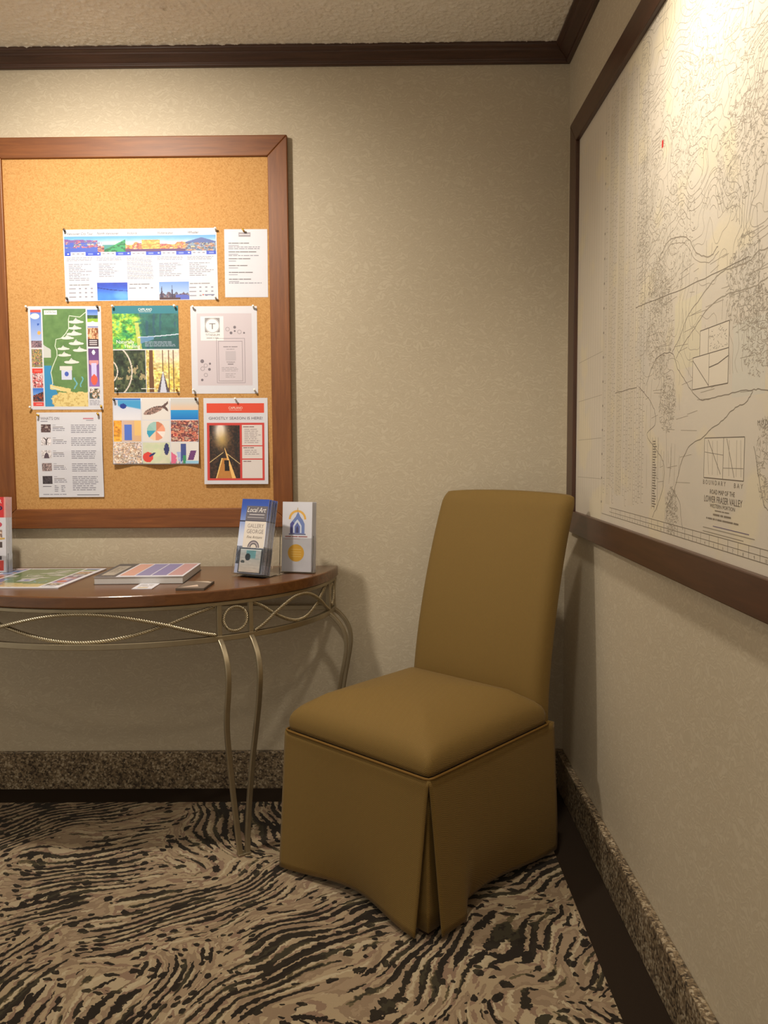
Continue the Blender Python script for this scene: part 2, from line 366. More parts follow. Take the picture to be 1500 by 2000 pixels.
# ------------------------------------------------------------------ ceiling lamps
for (lx, ly, watts, ang, blend, colr, aim, lab) in DOWNLIGHTS:
    if aim:           # ceiling rose, short stem and a swivelling spotlight head
        r0 = empty('ceiling_spotlight', (lx, ly, CEIL)); tag(r0, lab, 'ceiling light', 'swivelling ceiling spotlights')
        MB().lathe([(.055, -.0005), (.055, -.010), (.046, -.016), (.009, -.018), (.009, -.062)], 28).build('ceiling_rose', M['whitetrim'], r0, True)
        dv = (Vector(aim) - Vector((lx, ly, CEIL - .075))).normalized(); q = dv.to_track_quat('-Z', 'Y'); HM = Matrix.Translation((0, 0, -.075)) @ q.to_matrix().to_4x4()
        hd = MB().lathe([(.012, .060), (.034, .052), (.040, .030), (.043, -.045), (.040, -.045), (.037, -.030), (.037, .030)], 28, cap=False).build('spotlight_head', M['whitetrim'], r0, True); hd.matrix_local = HM
        bl = MB().lathe([(.002, -.0300), (.034, -.0295), (.036, -.026)], 28, cap=False).build('bulb_face', M['glow'], r0, True); bl.matrix_local = HM
        ld = bpy.data.lights.new('spot_beam', 'SPOT'); ld.energy = watts; ld.color = colr; ld.spot_size = math.radians(ang); ld.spot_blend = blend; ld.shadow_soft_size = 0.05
        lo = bpy.data.objects.new('spot_beam', ld); link(lo, r0); lo.matrix_local = HM @ Matrix.Translation((0, 0, -.075)); continue
    r0 = empty('recessed_downlight', (lx, ly, CEIL)); tag(r0, lab, 'ceiling light', 'recessed ceiling downlights')
    MB().lathe([(.075, -.0005), (.078, -.004), (.072, -.007), (.056, -.006), (.052, -.002), (.052, -.0005)], 32, cap=False).build('trim_ring', M['whitetrim'], r0, True)
    MB().lathe([(.0005, -.0016), (.050, -.0014), (.050, -.0006)], 32, cap=False).build('lens', M['glow'], r0, True)
    ld = bpy.data.lights.new('downlight_beam', 'SPOT'); ld.energy = watts; ld.color = colr; ld.spot_size = math.radians(ang); ld.spot_blend = blend; ld.shadow_soft_size = 0.035
    lo = bpy.data.objects.new('downlight_beam', ld); link(lo, r0); lo.location = (0, 0, -0.045)

# ------------------------------------------------------------------ skirted chair
def chair():
    root = empty('skirted_chair', (-0.49, -0.515, 0), math.radians(-42.5))
    tag(root, 'gold brown upholstered dining chair with high back and floor length skirt', 'chair')
    hw, y0, y1, zs = 0.25, -0.275, 0.260, 0.395
    # backrest: a leaning slab with soft edges
    NU, NV = 22, 30
    def backpt(u, v, side):
        z = 0.30 + (1.012 - 0.30) * v
        h = max(0, (z - 0.42) / 0.59)
        lean = 0.205 + 0.035 * h + 0.115 * h ** 1.7
        th = 0.068 - 0.004 * h
        w = 0.231 - 0.005 * h
        e = min(1, (1 - abs(u)) / 0.12); round_u = (1 - e) ** 2 * 0.022
        et = min(1, (1 - v) / 0.045); round_v = (1 - et) ** 2 * 0.018
        crown_ = 0.010 * (1 - u * u) * (1 - (2 * v - 1) ** 4)
        if side == 0: y = lean - crown_ + round_u + round_v
        else: y = lean + th - round_u * .6 - round_v * .6
        zz = z - (0.008 * u * u + 0.006 * abs(u) ** 14) * v ** 8
        return (u * w, y, zz)
    us = [math.copysign(abs(q) ** 0.75, q) for q in np.linspace(-1, 1, NU)]; vs_ = 1 - (1 - np.linspace(0, 1, NV)) ** 1.6
    V = []; Fc = []
    for side in (0, 1):
        for v in vs_:
            for u in us: V.append(backpt(u, v, side))
    def idx(s, j, i): return s * NU * NV + j * NU + i
    for j in range(NV - 1):
        for i in range(NU - 1):
            Fc.append((idx(0, j, i), idx(0, j, i + 1), idx(0, j + 1, i + 1), idx(0, j + 1, i)))
            Fc.append((idx(1, j, i + 1), idx(1, j, i), idx(1, j + 1, i), idx(1, j + 1, i + 1)))
        Fc.append((idx(0, j, 0), idx(0, j + 1, 0), idx(1, j + 1, 0), idx(1, j, 0)))
        Fc.append((idx(0, j + 1, NU - 1), idx(0, j, NU - 1), idx(1, j, NU - 1), idx(1, j + 1, NU - 1)))
    for i in range(NU - 1):
        Fc.append((idx(0, NV - 1, i), idx(0, NV - 1, i + 1), idx(1, NV - 1, i + 1), idx(1, NV - 1, i)))
        Fc.append((idx(0, 0, i + 1), idx(0, 0, i), idx(1, 0, i), idx(1, 0, i + 1)))
    b = MB().add(V, Fc).build('backrest', M['fabric'], root, True, bevel=0.012, seg=4)
    b.modifiers['bevel'].angle_limit = math.radians(50)
    # seat cushion: puffed square with crisp lower edge
    ys0, ys1 = y0 + 0.004, 0.232
    N = 40; V = []; Fc = []
    ring = []
    for k in range(4 * N):
        a = -PI / 4 + 2 * PI * k / (4 * N); c, s_ = math.cos(a), math.sin(a); e = 0.085
        ring.append((math.copysign(abs(c) ** e, c), math.copysign(abs(s_) ** e, s_)) if True else 0)
    # even square ring with small corner radius
    ring = []
    rr = 0.10
    def sq(t):
        t = t % 4; sgn = int(t); q = (t - sgn) * 2 - 1
        return [(q, -1), (1, q), (-q, 1), (-1, -q)][sgn]
    for k in range(4 * N):
        x, y = sq(k / N); L = (abs(x) ** 44 + abs(y) ** 44) ** (1 / 44.); ring.append((x / L, y / L))
    prof_s = [(0.996, zs), (1.000, zs + .012), (1.001, zs + .026), (0.990, zs + .040), (0.965, zs + .054), (0.92, zs + .067), (0.84, zs + .080), (0.72, zs + .092), (0.56, zs + .102), (0.38, zs + .108), (0.2, zs + .111)]
    cx, cy, hx, hy = 0, (ys0 + ys1) / 2, hw - 0.004, (ys1 - ys0) / 2
    for sc, z in prof_s:
        for x, y in ring:
            corner = (abs(x * y)) ** 6
            dip = 0.010 * corner * (sc > 0.8) * (z - zs) / .06
            V.append((cx + hx * sc * x, cy + hy * sc * y, z - dip))
    n = 4 * N
    for i in range(len(prof_s) - 1):
        for k in range(n): Fc.append((i * n + k, i * n + (k + 1) % n, (i + 1) * n + (k + 1) % n, (i + 1) * n + k))
    V.append((cx, cy, zs + .112)); ct = len(V) - 1
    for k in range(n): Fc.append(((len(prof_s) - 1) * n + k, (len(prof_s) - 1) * n + (k + 1) % n, ct))
    Fc.append(tuple(range(n - 1, -1, -1)))
    MB().add(V, Fc).build('seat', M['fabric'], root, True)
    # piping cord along the seat seam
    pts = []
    for k in range(4 * N):
        x, y = ring[k]
        pts.append((cx + (hw + .001) * x, cy + (hy + .005) * y, zs - .002))
    MB().sweep(pts, circ(.0032, 6), closed=True).build('piping', M['piping'], root, True)
    # skirt: four hanging panels, open at the corners over inner pleats
    def panel(name, A, B, out, hem, wave, gapA, gapB):
        A = Vector(A); B = Vector(B); out = Vector(out); d = (B - A).normalized(); L = (B - A).length
        nu, nv = 48, 22; V = []; Fc = []
        for j in range(nv + 1):
            v = j / nv
            for i in range(nu + 1):
                u = i / nu
                gv = v ** .72; p = A + d * (gapA * gv + (L - (gapA + gapB) * gv) * u)
                o, hz, o2 = hem(u); bulge = v ** 1.8 * o + v ** 6 * o2 + wave * math.sin(PI * 3 * u + 1) * v * (1 - v)
                z = (zs - .004) * (1 - v) + hz * v
                V.append((p.x + out.x * bulge, p.y + out.y * bulge, z))
        W = nu + 1
        for j in range(nv):
            for i in range(nu): Fc.append((j * W + i, (j + 1) * W + i, (j + 1) * W + i + 1, j * W + i + 1))
        o = MB().add(V, Fc).build(name, M['fabric'], root, True, fix=False)
        so = o.modifiers.new('cloth thickness', 'SOLIDIFY'); so.thickness = 0.004; so.offset = -1
        return o
    def smooth(t): t = max(0, min(1, t)); return t * t * (3 - 2 * t)
    # front panel (u from left corner to the near corner): hem pulls in and lifts in the middle
    panel('skirt_panel', (-hw, y0, 0), (hw, y0, 0), (0, -1, 0), lambda u: (0.014 - 0.014 * math.sin(PI * u) ** 2, 0.012 + 0.010 * math.sin(PI * u), -0.026 * math.sin(PI * u) ** 2), 0.006, -0.018, 0.034)
    # right panel (u from near corner to the back corner): flap at the near corner, then tucked in
    panel('skirt_panel', (hw, y0, 0), (hw, y1, 0), (1, 0, 0), lambda u: (0.012 - 0.012 * smooth((u - .10) / .5) + 0.008 * smooth((u - .6) / .4), 0.012 + 0.010 * smooth((u - .17) / .13), -0.040 * smooth((u - .17) / .11) + 0.032 * smooth((u - .40) / .55)), 0.005, 0.034, -0.022)
    panel('skirt_panel', (hw, y1, 0), (-hw, y1, 0), (0, 1, 0), lambda u: (0.006 - 0.02 * math.sin(PI * u) ** 2, 0.014, 0), 0.005, 0.012, 0.012)
    panel('skirt_panel', (-hw, y1, 0), (-hw, y0, 0), (-1, 0, 0), lambda u: (0.008 - 0.02 * math.sin(PI * u) ** 2, 0.014, 0), 0.005, 0.012, 0.0)
    for (px, py) in ((1, -1), (1, 1), (-1, 1), (-1, -1)):
        ex, ey = px * hw, (y0 if py < 0 else y1)
        V = []; Fc = []; n = 12
        for j in range(9):
            v = j / 8
            for i in range(n + 1):
                q = i / n * 2 - 1
                # soft convex fold running round inside the corner
                ax = -px * (0.018 + 0.045 * max(0, -q)); ay = -py * (0.018 + 0.045 * max(0, q))
                V.append((ex + ax, ey + ay, (zs - .01) * (1 - v) + 0.016 * v))
        for j in range(8):
            for i in range(n): Fc.append((j * (n + 1) + i, j * (n + 1) + i + 1, (j + 1) * (n + 1) + i + 1, (j + 1) * (n + 1) + i))
        o = MB().add(V, Fc).build('corner_pleat', M['fabric'], root, True)
        so = o.modifiers.new('cloth thickness', 'SOLIDIFY'); so.thickness = 0.003
        lx, ly = ex - px * 0.045, ey - py * 0.045
        MB().add([(lx - .02, ly - .02, zs), (lx + .02, ly - .02, zs), (lx + .02, ly + .02, zs), (lx - .02, ly + .02, zs), (lx - .014, ly - .014, 0), (lx + .014, ly - .014, 0), (lx + .014, ly + .014, 0), (lx - .014, ly + .014, 0)],
                 [(0, 1, 2, 3), (7, 6, 5, 4), (0, 4, 5, 1), (1, 5, 6, 2), (2, 6, 7, 3), (3, 7, 4, 0)]).build('leg', M['legwood'], root)
    return root
chair()

# ------------------------------------------------------------------ half round console table
TX, TA, TB, TZ = -1.40, 0.652, 0.567, 0.757
def ell(th, a=TA - .014, b=TB - .014): return (TX + a * math.cos(math.radians(th)), -b * math.sin(math.radians(th)))
def console():
    root = empty('console_table', (0, 0, 0)); tag(root, 'half round console table with wooden top and pewter rope work apron', 'table')
    # top
    n = 72; out = []
    for k in range(n + 1):
        a = PI * k / n; out.append((TX + TA * math.cos(a), min(-TB * math.sin(a), -0.018)))
    V = []; Fc = []
    lev = [(0.0, TZ), (0.0, TZ - .0325)]
    for off, z in lev:
        for x, y in out: V.append((x, y, z))
    m = len(out)
    Fc.append(tuple(range(m))); Fc.append(tuple(range(2 * m - 1, m - 1, -1)))
    for k in range(m): Fc.append((k, (k + 1) % m, m + (k + 1) % m, m + k))
    MB().add(V, Fc).build('tabletop', M['top'], root, bevel=0.004, seg=3)
    # rails
    zt, zb = TZ - .0335, 0.612
    sec = [(-.006, -.006), (.006, -.006), (.006, .006), (-.006, .006)]
    def arc(t0, t1, z, n=60): return [(*ell(t0 + (t1 - t0) * k / n), z) for k in range(n + 1)]
    t_end = 2.2
    MB().sweep(arc(t_end, 180 - t_end, zt - .006, 90), [(-.007, -.005), (.007, -.005), (.007, .005), (-.007, .005)]).build('top_rail', M['metal'], root, bevel=.0012)
    MB().sweep(arc(t_end, 180 - t_end, zb + .008, 90), [(-.007, -.008), (.007, -.008), (.007, .008), (-.007, .008)]).build('bottom_rail', M['metal'], root, bevel=.0015)
    xa, ya = ell(t_end); xb, _ = ell(180 - t_end)
    MB().box(xb, xa, -.033, -.021, zb, zb + .016).build('back_rail', M['metal'], root, bevel=.0015)
    MB().box(xb, xa, -.033, -.021, zt - .011, zt - .001).build('back_rail', M['metal'], root, bevel=.0015)
    posts = [3.2, 11.2, 47.8, 56.6]; posts = posts + [180 - q for q in posts[::-1]]
    for th in posts:
        x, y = ell(th); tx, ty = ell(th + .5); a = math.atan2(ty - y, tx - x)
        o = MB().box(-.0065, .0065, -.006, .006, zb + .002, zt - .002).build('post', M['metal'], root, bevel=.0012); o.location = (x, y, 0); o.rotation_euler = (0, 0, a)
    # twisted ropes
    zc = (zb + .016 + zt - .011) / 2; H = (zt - .011 - zb - .016) / 2 - .003
    def rope(name, path, r=.0056, pitch=.020, closed=False):
        P = [Vector(p) for p in path]; L = [0]
        for i in range(1, len(P)): L.append(L[-1] + (P[i] - P[i - 1]).length)
        b = MB()
        for st in range(3):
            pts = []
            for i, p in enumerate(P):
                t = (P[min(i + 1, len(P) - 1)] - P[max(i - 1, 0)]).normalized()
                nrm = Vector((p.x - TX, p.y * 1.3, 0)).normalized(); nrm = (nrm - t * nrm.dot(t)).normalized(); bi = t.cross(nrm)
                a = 2 * PI * (L[i] / pitch) + st * 2 * PI / 3
                pts.append(p + (nrm * math.cos(a) + bi * math.sin(a)) * r * .60)
            b.sweep(pts, circ(r * .46, 6))
        return b.build(name, M['rope'], root, True)
    def panel(t0, t1, ratio, nlen):
        for sg in (1, -1):
            path = []
            for k in range(nlen + 1):
                q = -1 + 2 * k / nlen; th = (t0 + t1) / 2 + (t1 - t0) / 2 * q
                z = zc + sg * H * math.cos(PI / 2 * q / ratio) * (1 if abs(q) < ratio else 1.25)
                z = max(zc - H, min(zc + H, z)); rad = .0045 * sg
                path.append((*ell(th, TA - .014 + rad, TB - .014 + rad), z))
            rope('rope_twist', path)
    panel(56.6 + 1, 180 - 56.6 - 1, 0.63, 300)
    for a0, a1 in ((12.2, 46.8), (180 - 46.8, 180 - 12.2)): panel(a0, a1, 0.62, 220)
    for a0, a1 in ((3.2, 11.2), (47.8, 56.6), (180 - 56.6, 180 - 47.8), (180 - 11.2, 180 - 3.2)):
        x0_, y0_ = ell((a0 + a1) / 2); tx, ty = ell((a0 + a1) / 2 + .5); tv = Vector((tx - x0_, ty - y0_, 0)).normalized()
        xA, yA = ell(a0); xB, yB = ell(a1); half = math.hypot(xB - xA, yB - yA) / 2 - .012
        rope('rope_ring', [Vector((x0_, y0_, zc)) + tv * half * math.cos(2 * PI * k / 96) + Vector((0, 0, 1)) * min(H, .034) * math.sin(2 * PI * k / 96) for k in range(97)], r=.0050, pitch=.0175)
    # legs: pairs of bowed bars that meet in one foot
    prof_l = [(zb + .004, 0.0), (.602, .018), (.575, .040), (.545, .052), (.51, .055), (.47, .050), (.42, .040), (.36, .030), (.28, .023), (.2, .020), (.12, .020), (.06, .022), (.004, .026)]
    for a0, a1 in ((3.2, 11.2), (47.8, 56.6), (180 - 56.6, 180 - 47.8), (180 - 11.2, 180 - 3.2)):
        am = (a0 + a1) / 2; xm, ym = ell(am); o = Vector((math.cos(math.radians(am)) * TB, -math.sin(math.radians(am)) * TA, 0)).normalized()
        tdir = Vector((-o.y, o.x, 0))
        for th in (a0, a1):
            x, y = ell(th); sgn = Vector((x - xm, y - ym, 0)).dot(tdir)
            pts = []
            for z, off in prof_l:
                q = z / zb; spread = sgn * (0.24 + 0.76 * max(0, min(1, (q - .02) / .62)) ** 1.1)
                c = Vector((xm, ym, z)) + o * off + tdir * spread
                if c.y > -.034: c.y = -.034
                pts.append(c)
            pts = catmull(pts, 7)
            MB().sweep(pts, [(-.0072, -.006), (.0072, -.006), (.0072, .006), (-.0072, .006)], ups=[o] * len(pts)).build('leg', M['metal'], root, False, bevel=.0018, seg=2)
        f = Vector((xm, ym, 0)) + o * .026
        fo = MB().box(-.019, .019, -.010, .010, 0.0005, .006).build('foot', M['metal'], root, bevel=.0015); fo.location = f; fo.rotation_euler = (0, 0, math.atan2(tdir.y, tdir.x))
    return root
console()

# ------------------------------------------------------------------ cork board
CORK_Y = -0.012
def cork_board():
    root = empty('cork_board', (0, 0, 0)); tag(root, 'large cork notice board in a reddish brown wooden frame', 'notice board')
    xo0, xo1, zo0, zo1 = -1.866, -0.893, 0.885, 2.128; w = .0635
    MB().box(xo0 + .03, xo1 - .03, CORK_Y, -0.001, zo0 + .03, zo1 - .03).build('cork_panel', M['cork'], root)
    yb, yf = -0.001, -0.024
    def rail(o0, o1, i1, i0, mat):
        # outer edge o0-o1, inner edge i0-i1; front face slopes slightly inward
        P = [o0, o1, i1, i0]; V = []; 
        for y, sh in ((yb, 0), (yf, 1)):
            for q in P: V.append((q[0], y if not sh else (yf if q in (o0, o1) else yf + .004), q[1]))
        MB().add(V, [(0, 1, 2, 3), (7, 6, 5, 4), (0, 4, 5, 1), (1, 5, 6, 2), (2, 6, 7, 3), (3, 7, 4, 0)]).build('frame_rail', mat, root, bevel=.003, seg=3)
    a, b, c, d = (xo0, zo0), (xo1, zo0), (xo1, zo1), (xo0, zo1)
    ai, bi, ci, di = (xo0 + w, zo0 + w), (xo1 - w, zo0 + w), (xo1 - w, zo1 - w), (xo0 + w, zo1 - w)
    rail(d, c, ci, di, M['cherry_x']); rail(a, b, bi, ai, M['cherry_x']); rail(a, d, di, ai, M['cherry_z']); rail(b, c, ci, bi, M['cherry_z'])
cork_board()

# ------------------------------------------------------------------ printing helpers: flat ink shapes laid on a sheet
EPS = 8e-5
_font_cache = {}
def text_geo(body, shear=0.0):
    key = (body, shear)
    if key in _font_cache: return _font_cache[key]
    cu = bpy.data.curves.new('lettering', 'FONT'); cu.body = body; cu.size = 1.0; cu.shear = shear; cu.resolution_u = 2
    ob = bpy.data.objects.new('lettering', cu)
    me = bpy.data.meshes.new_from_object(ob)
    v = np.zeros(len(me.vertices) * 3); me.vertices.foreach_get('co', v); v = v.reshape(-1, 3)
    f = [tuple(p.vertices) for p in me.polygons]
    bpy.data.objects.remove(ob); bpy.data.curves.remove(cu); bpy.data.meshes.remove(me)
    _font_cache[key] = (v, f); return v, f

def vnoise(x, y, seed=0):
    xi = np.floor(x).astype(int); yi = np.floor(y).astype(int); fx = x - xi; fy = y - yi
    fx = fx * fx * (3 - 2 * fx); fy = fy * fy * (3 - 2 * fy)
    def h(a, b):
        n = (a * 374761393 + b * 668265263 + seed * 974711) & 0x7fffffff
        n = ((n ^ (n >> 13)) * 1274126177) & 0x7fffffff
        return ((n ^ (n >> 16)) & 0xffff) / 65535.0
    return (h(xi, yi) * (1 - fx) + h(xi + 1, yi) * fx) * (1 - fy) + (h(xi, yi + 1) * (1 - fx) + h(xi + 1, yi + 1) * fx) * fy
def fbm(x, y, seed=0, o=4):
    r = 0; a = .5; t = 0
    for k in range(o): r = r + a * vnoise(x * 2 ** k, y * 2 ** k, seed + k * 7); t += a; a *= .55
    return r / t

FINE_PRINT = {'text_block', 'caption', 'lettering', 'heading', 'dots', 'street_lines', 'survey_lines', 'relief_lines', 'scale_ticks', 'border_lines', 'coast_lines', 'index_table', 'title_lettering',
              'snow_peaks', 'price_tab', 'inset_lines', 'logo', 'arch_logo', 'figure', 'logo_square', 'panel_lines', 'tab_lines', 'disc_lines'}
class Print:
    def __init__(s, w, h, bend=None, eps=EPS): s.w = w; s.h = h; s.L = {}; s.bend = bend; s.rng = random.Random(int(w * 1e4 + h * 1e5)); s.k = 0; s.j = 0; s.eps = eps
    def _lay(s, n):
        if n.endswith('*'): s.k += 1; n = n[:-1] + '*' + str(s.k)      # a piece of its own
        return s.L.setdefault(n, [[], [], []])
    def raw(s, lay, v, f, c, lev):
        V, Fc, Cc = s._lay(lay); o = len(V)
        s.j = (s.j + 1) % 64; zz = (lev + s.j / 64 * .9) * s.eps; V += [(x, y, zz) for x, y in v]; Fc += [tuple(i + o for i in q) for q in f]; Cc += [c] * len(f)
    def poly(s, lay, pts, c, lev=2): s.raw(lay, pts, [tuple(range(len(pts)))], rgb(*c), lev)
    def rect(s, lay, x0, y0, x1, y1, c, lev=1): s.poly(lay, [(x0, y0), (x1, y0), (x1, y1), (x0, y1)], c, lev)
    def ell(s, lay, x, y, rx, ry, c, lev=2, n=24): s.poly(lay, [(x + rx * math.cos(2 * PI * k / n), y + ry * math.sin(2 * PI * k / n)) for k in range(n)], c, lev)
    def ring(s, lay, x, y, r, wd, c, lev=2, a0=0, a1=360, n=28):
        v = []; f = []
        for k in range(n + 1):
            a = math.radians(a0 + (a1 - a0) * k / n)
            v += [(x + r * math.cos(a), y + r * math.sin(a)), (x + (r + wd) * math.cos(a), y + (r + wd) * math.sin(a))]
        for k in range(n): f.append((2 * k, 2 * k + 2, 2 * k + 3, 2 * k + 1))
        s.raw(lay, v, f, rgb(*c), lev)
    def line(s, lay, pts, wd, c, lev=3):
        v = []; f = []
        for i, (x, y) in enumerate(pts):
            a = pts[max(i - 1, 0)]; b = pts[min(i + 1, len(pts) - 1)]; dx, dy = b[0] - a[0], b[1] - a[1]; L = math.hypot(dx, dy) or 1
            nx, ny = -dy / L * wd / 2, dx / L * wd / 2; v += [(x + nx, y + ny), (x - nx, y - ny)]
        for i in range(len(pts) - 1): f.append((2 * i, 2 * i + 1, 2 * i + 3, 2 * i + 2))
        s.raw(lay, v, f, rgb(*c), lev)
    def text(s, lay, body, x, y, size, c, lev=4, align='L', width=None, shear=0.0, sx=1.0):
        v, f = text_geo(body, shear); v = v[:, :2].copy()
        w0 = v[:, 0].max() if len(v) else 1
        k = size; kx = size * sx
        if width: kx = width / w0
        off = {'L': 0, 'C': -.5 * w0 * kx, 'R': -w0 * kx}[align]
        s.raw(lay, [(x + off + p[0] * kx, y + p[1] * k) for p in v], f, rgb(*c), lev)
    def words(s, lay, lens, x, y, size, c, lev=4, align='L', width=None, shear=0.0, sx=1.0):
        # a line too small to read in the photograph: word-long strokes
        tot = sum(lens) + .6 * (len(lens) - 1); k = (width / tot) if width else size * .5 * sx; x0 = x - {'L': 0, 'C': .5, 'R': 1}[align] * tot * k
        for n in lens: s.rect(lay, x0, y + size * .08, x0 + n * k, y + size * .50, c, lev); x0 += (n + .6) * k
    def para(s, lay, x0, y0, x1, y1, lh, c, lev=2, ragged=.25, fill=.42, bullet=False):
        y = y1
        while y - lh >= y0:
            x = x0; xe = x1 - (x1 - x0) * ragged * s.rng.random()
            while x < xe:
                w = min(s.rng.uniform(.6, 2.6) * lh * 1.4, xe - x)
                s.rect(lay, x, y - lh * (.5 + fill / 2), x + w, y - lh * (.5 - fill / 2), c, lev); x += w + lh * .45
            y -= lh
    def raster(s, lay, x0, y0, x1, y1, fn, cell=.0014, lev=1):
        nx = max(2, int(round((x1 - x0) / cell))); ny = max(2, int(round((y1 - y0) / cell)))
        u, v = np.meshgrid((np.arange(nx) + .5) / nx, (np.arange(ny) + .5) / ny)
        c = np.clip(fn(u, v), 0, 255) / 255.; c = s2l(c)
        gx, gy = np.meshgrid(np.linspace(x0, x1, nx + 1), np.linspace(y0, y1, ny + 1))
        V, Fc, Cc = s._lay(lay); o = len(V)
        V += [(a, b, lev * s.eps) for a, b in zip(gx.ravel().tolist(), gy.ravel().tolist())]
        i = np.arange((nx + 1) * (ny + 1)).reshape(ny + 1, nx + 1) + o
        Fc += [tuple(q) for q in np.stack([i[:-1, :-1], i[:-1, 1:], i[1:, 1:], i[1:, :-1]], -1).reshape(-1, 4).tolist()]
        Cc += [tuple(q) for q in c.reshape(-1, 3).tolist()]
    def grid(s, lay, x0, y0, x1, y1, c, lev=1): s.raster(lay, x0, y0, x1, y1, lambda u, v: np.array(c, float) + 0 * u[..., None], .0115, lev)
    def emit(s, parent, mat='print'):
        for name, (V, Fc, Cc) in s.L.items():
            if s.bend: V = [(x, y, z + s.bend(x, y)) for x, y, z in V]
            o = meshobj(name.split('*')[0], V, Fc, M[mat], parent)
            if name in FINE_PRINT: o['kind'] = 'stuff'
            at = o.data.attributes.new('Col', 'FLOAT_COLOR', 'FACE')
            at.data.foreach_set('color', np.concatenate([np.array(Cc, dtype=np.float32).reshape(-1, 3), np.ones((len(Cc), 1), np.float32)], 1).ravel())
    def sheet(s, name, mat=None, nx=1, ny=1, th=.0003):
        b = MB(); V = []; Fc = []
        for top in (0, 1):
            for j in range(ny + 1):
                for i in range(nx + 1):
                    x, y = s.w * i / nx, s.h * j / ny; V.append((x, y, (s.bend(x, y) if s.bend else 0) - (th if not top else 0)))
        W = nx + 1; O = W * (ny + 1)
        for j in range(ny):
            for i in range(nx):
                a = j * W + i; Fc += [(O + a, O + a + 1, O + a + W + 1, O + a + W), (a + W, a + W + 1, a + 1, a)]
        for i in range(nx): Fc += [(i, i + 1, O + i + 1, O + i), (ny * W + i + 1, ny * W + i, O + ny * W + i, O + ny * W + i + 1)]
        for j in range(ny): Fc += [((j + 1) * W, j * W, O + j * W, O + (j + 1) * W), (j * W + nx, (j + 1) * W + nx, O + (j + 1) * W + nx, O + j * W + nx)]
        return meshobj(name, V, Fc, mat or M['paper'], None)

def mixc(a, b, t): return np.asarray(a)[None, None, :] * (1 - t[..., None]) + np.asarray(b)[None, None, :] * t[..., None]
def over(img, c, m): return img * (1 - m[..., None]) + np.asarray(c)[None, None, :] * m[..., None]
def sm(a, b, x): t = np.clip((x - a) / (b - a), 0, 1); return t * t * (3 - 2 * t)
def mosaic(cols, sx, sy, seed):
    cols = np.array(cols, float)
    def fn(u, v):
        n = fbm(u * sx, v * sy, seed, 4); n = np.clip((n - .22) / .56, 0, .999) * (len(cols) - 1); k = n.astype(int); f = (n - k)[..., None]; f = f * f * (3 - 2 * f)
        d = fbm(u * sx * 2.6, v * sy * 2.6, seed + 3, 3); k2 = np.minimum(k + 1, len(cols) - 1)
        return (cols[k] * (1 - f) + cols[k2] * f) * (.55 + .9 * d)[..., None]
    return fn
def on_board(sheet, x, z, rot=0.0, y=CORK_Y - .0008, tiltx=0.0):
    sheet.location = (x, y, z); sheet.rotation_euler = (PI / 2 + tiltx, rot, 0); return sheet

INK = (96, 96, 108); LIGHTINK = (142, 142, 158)
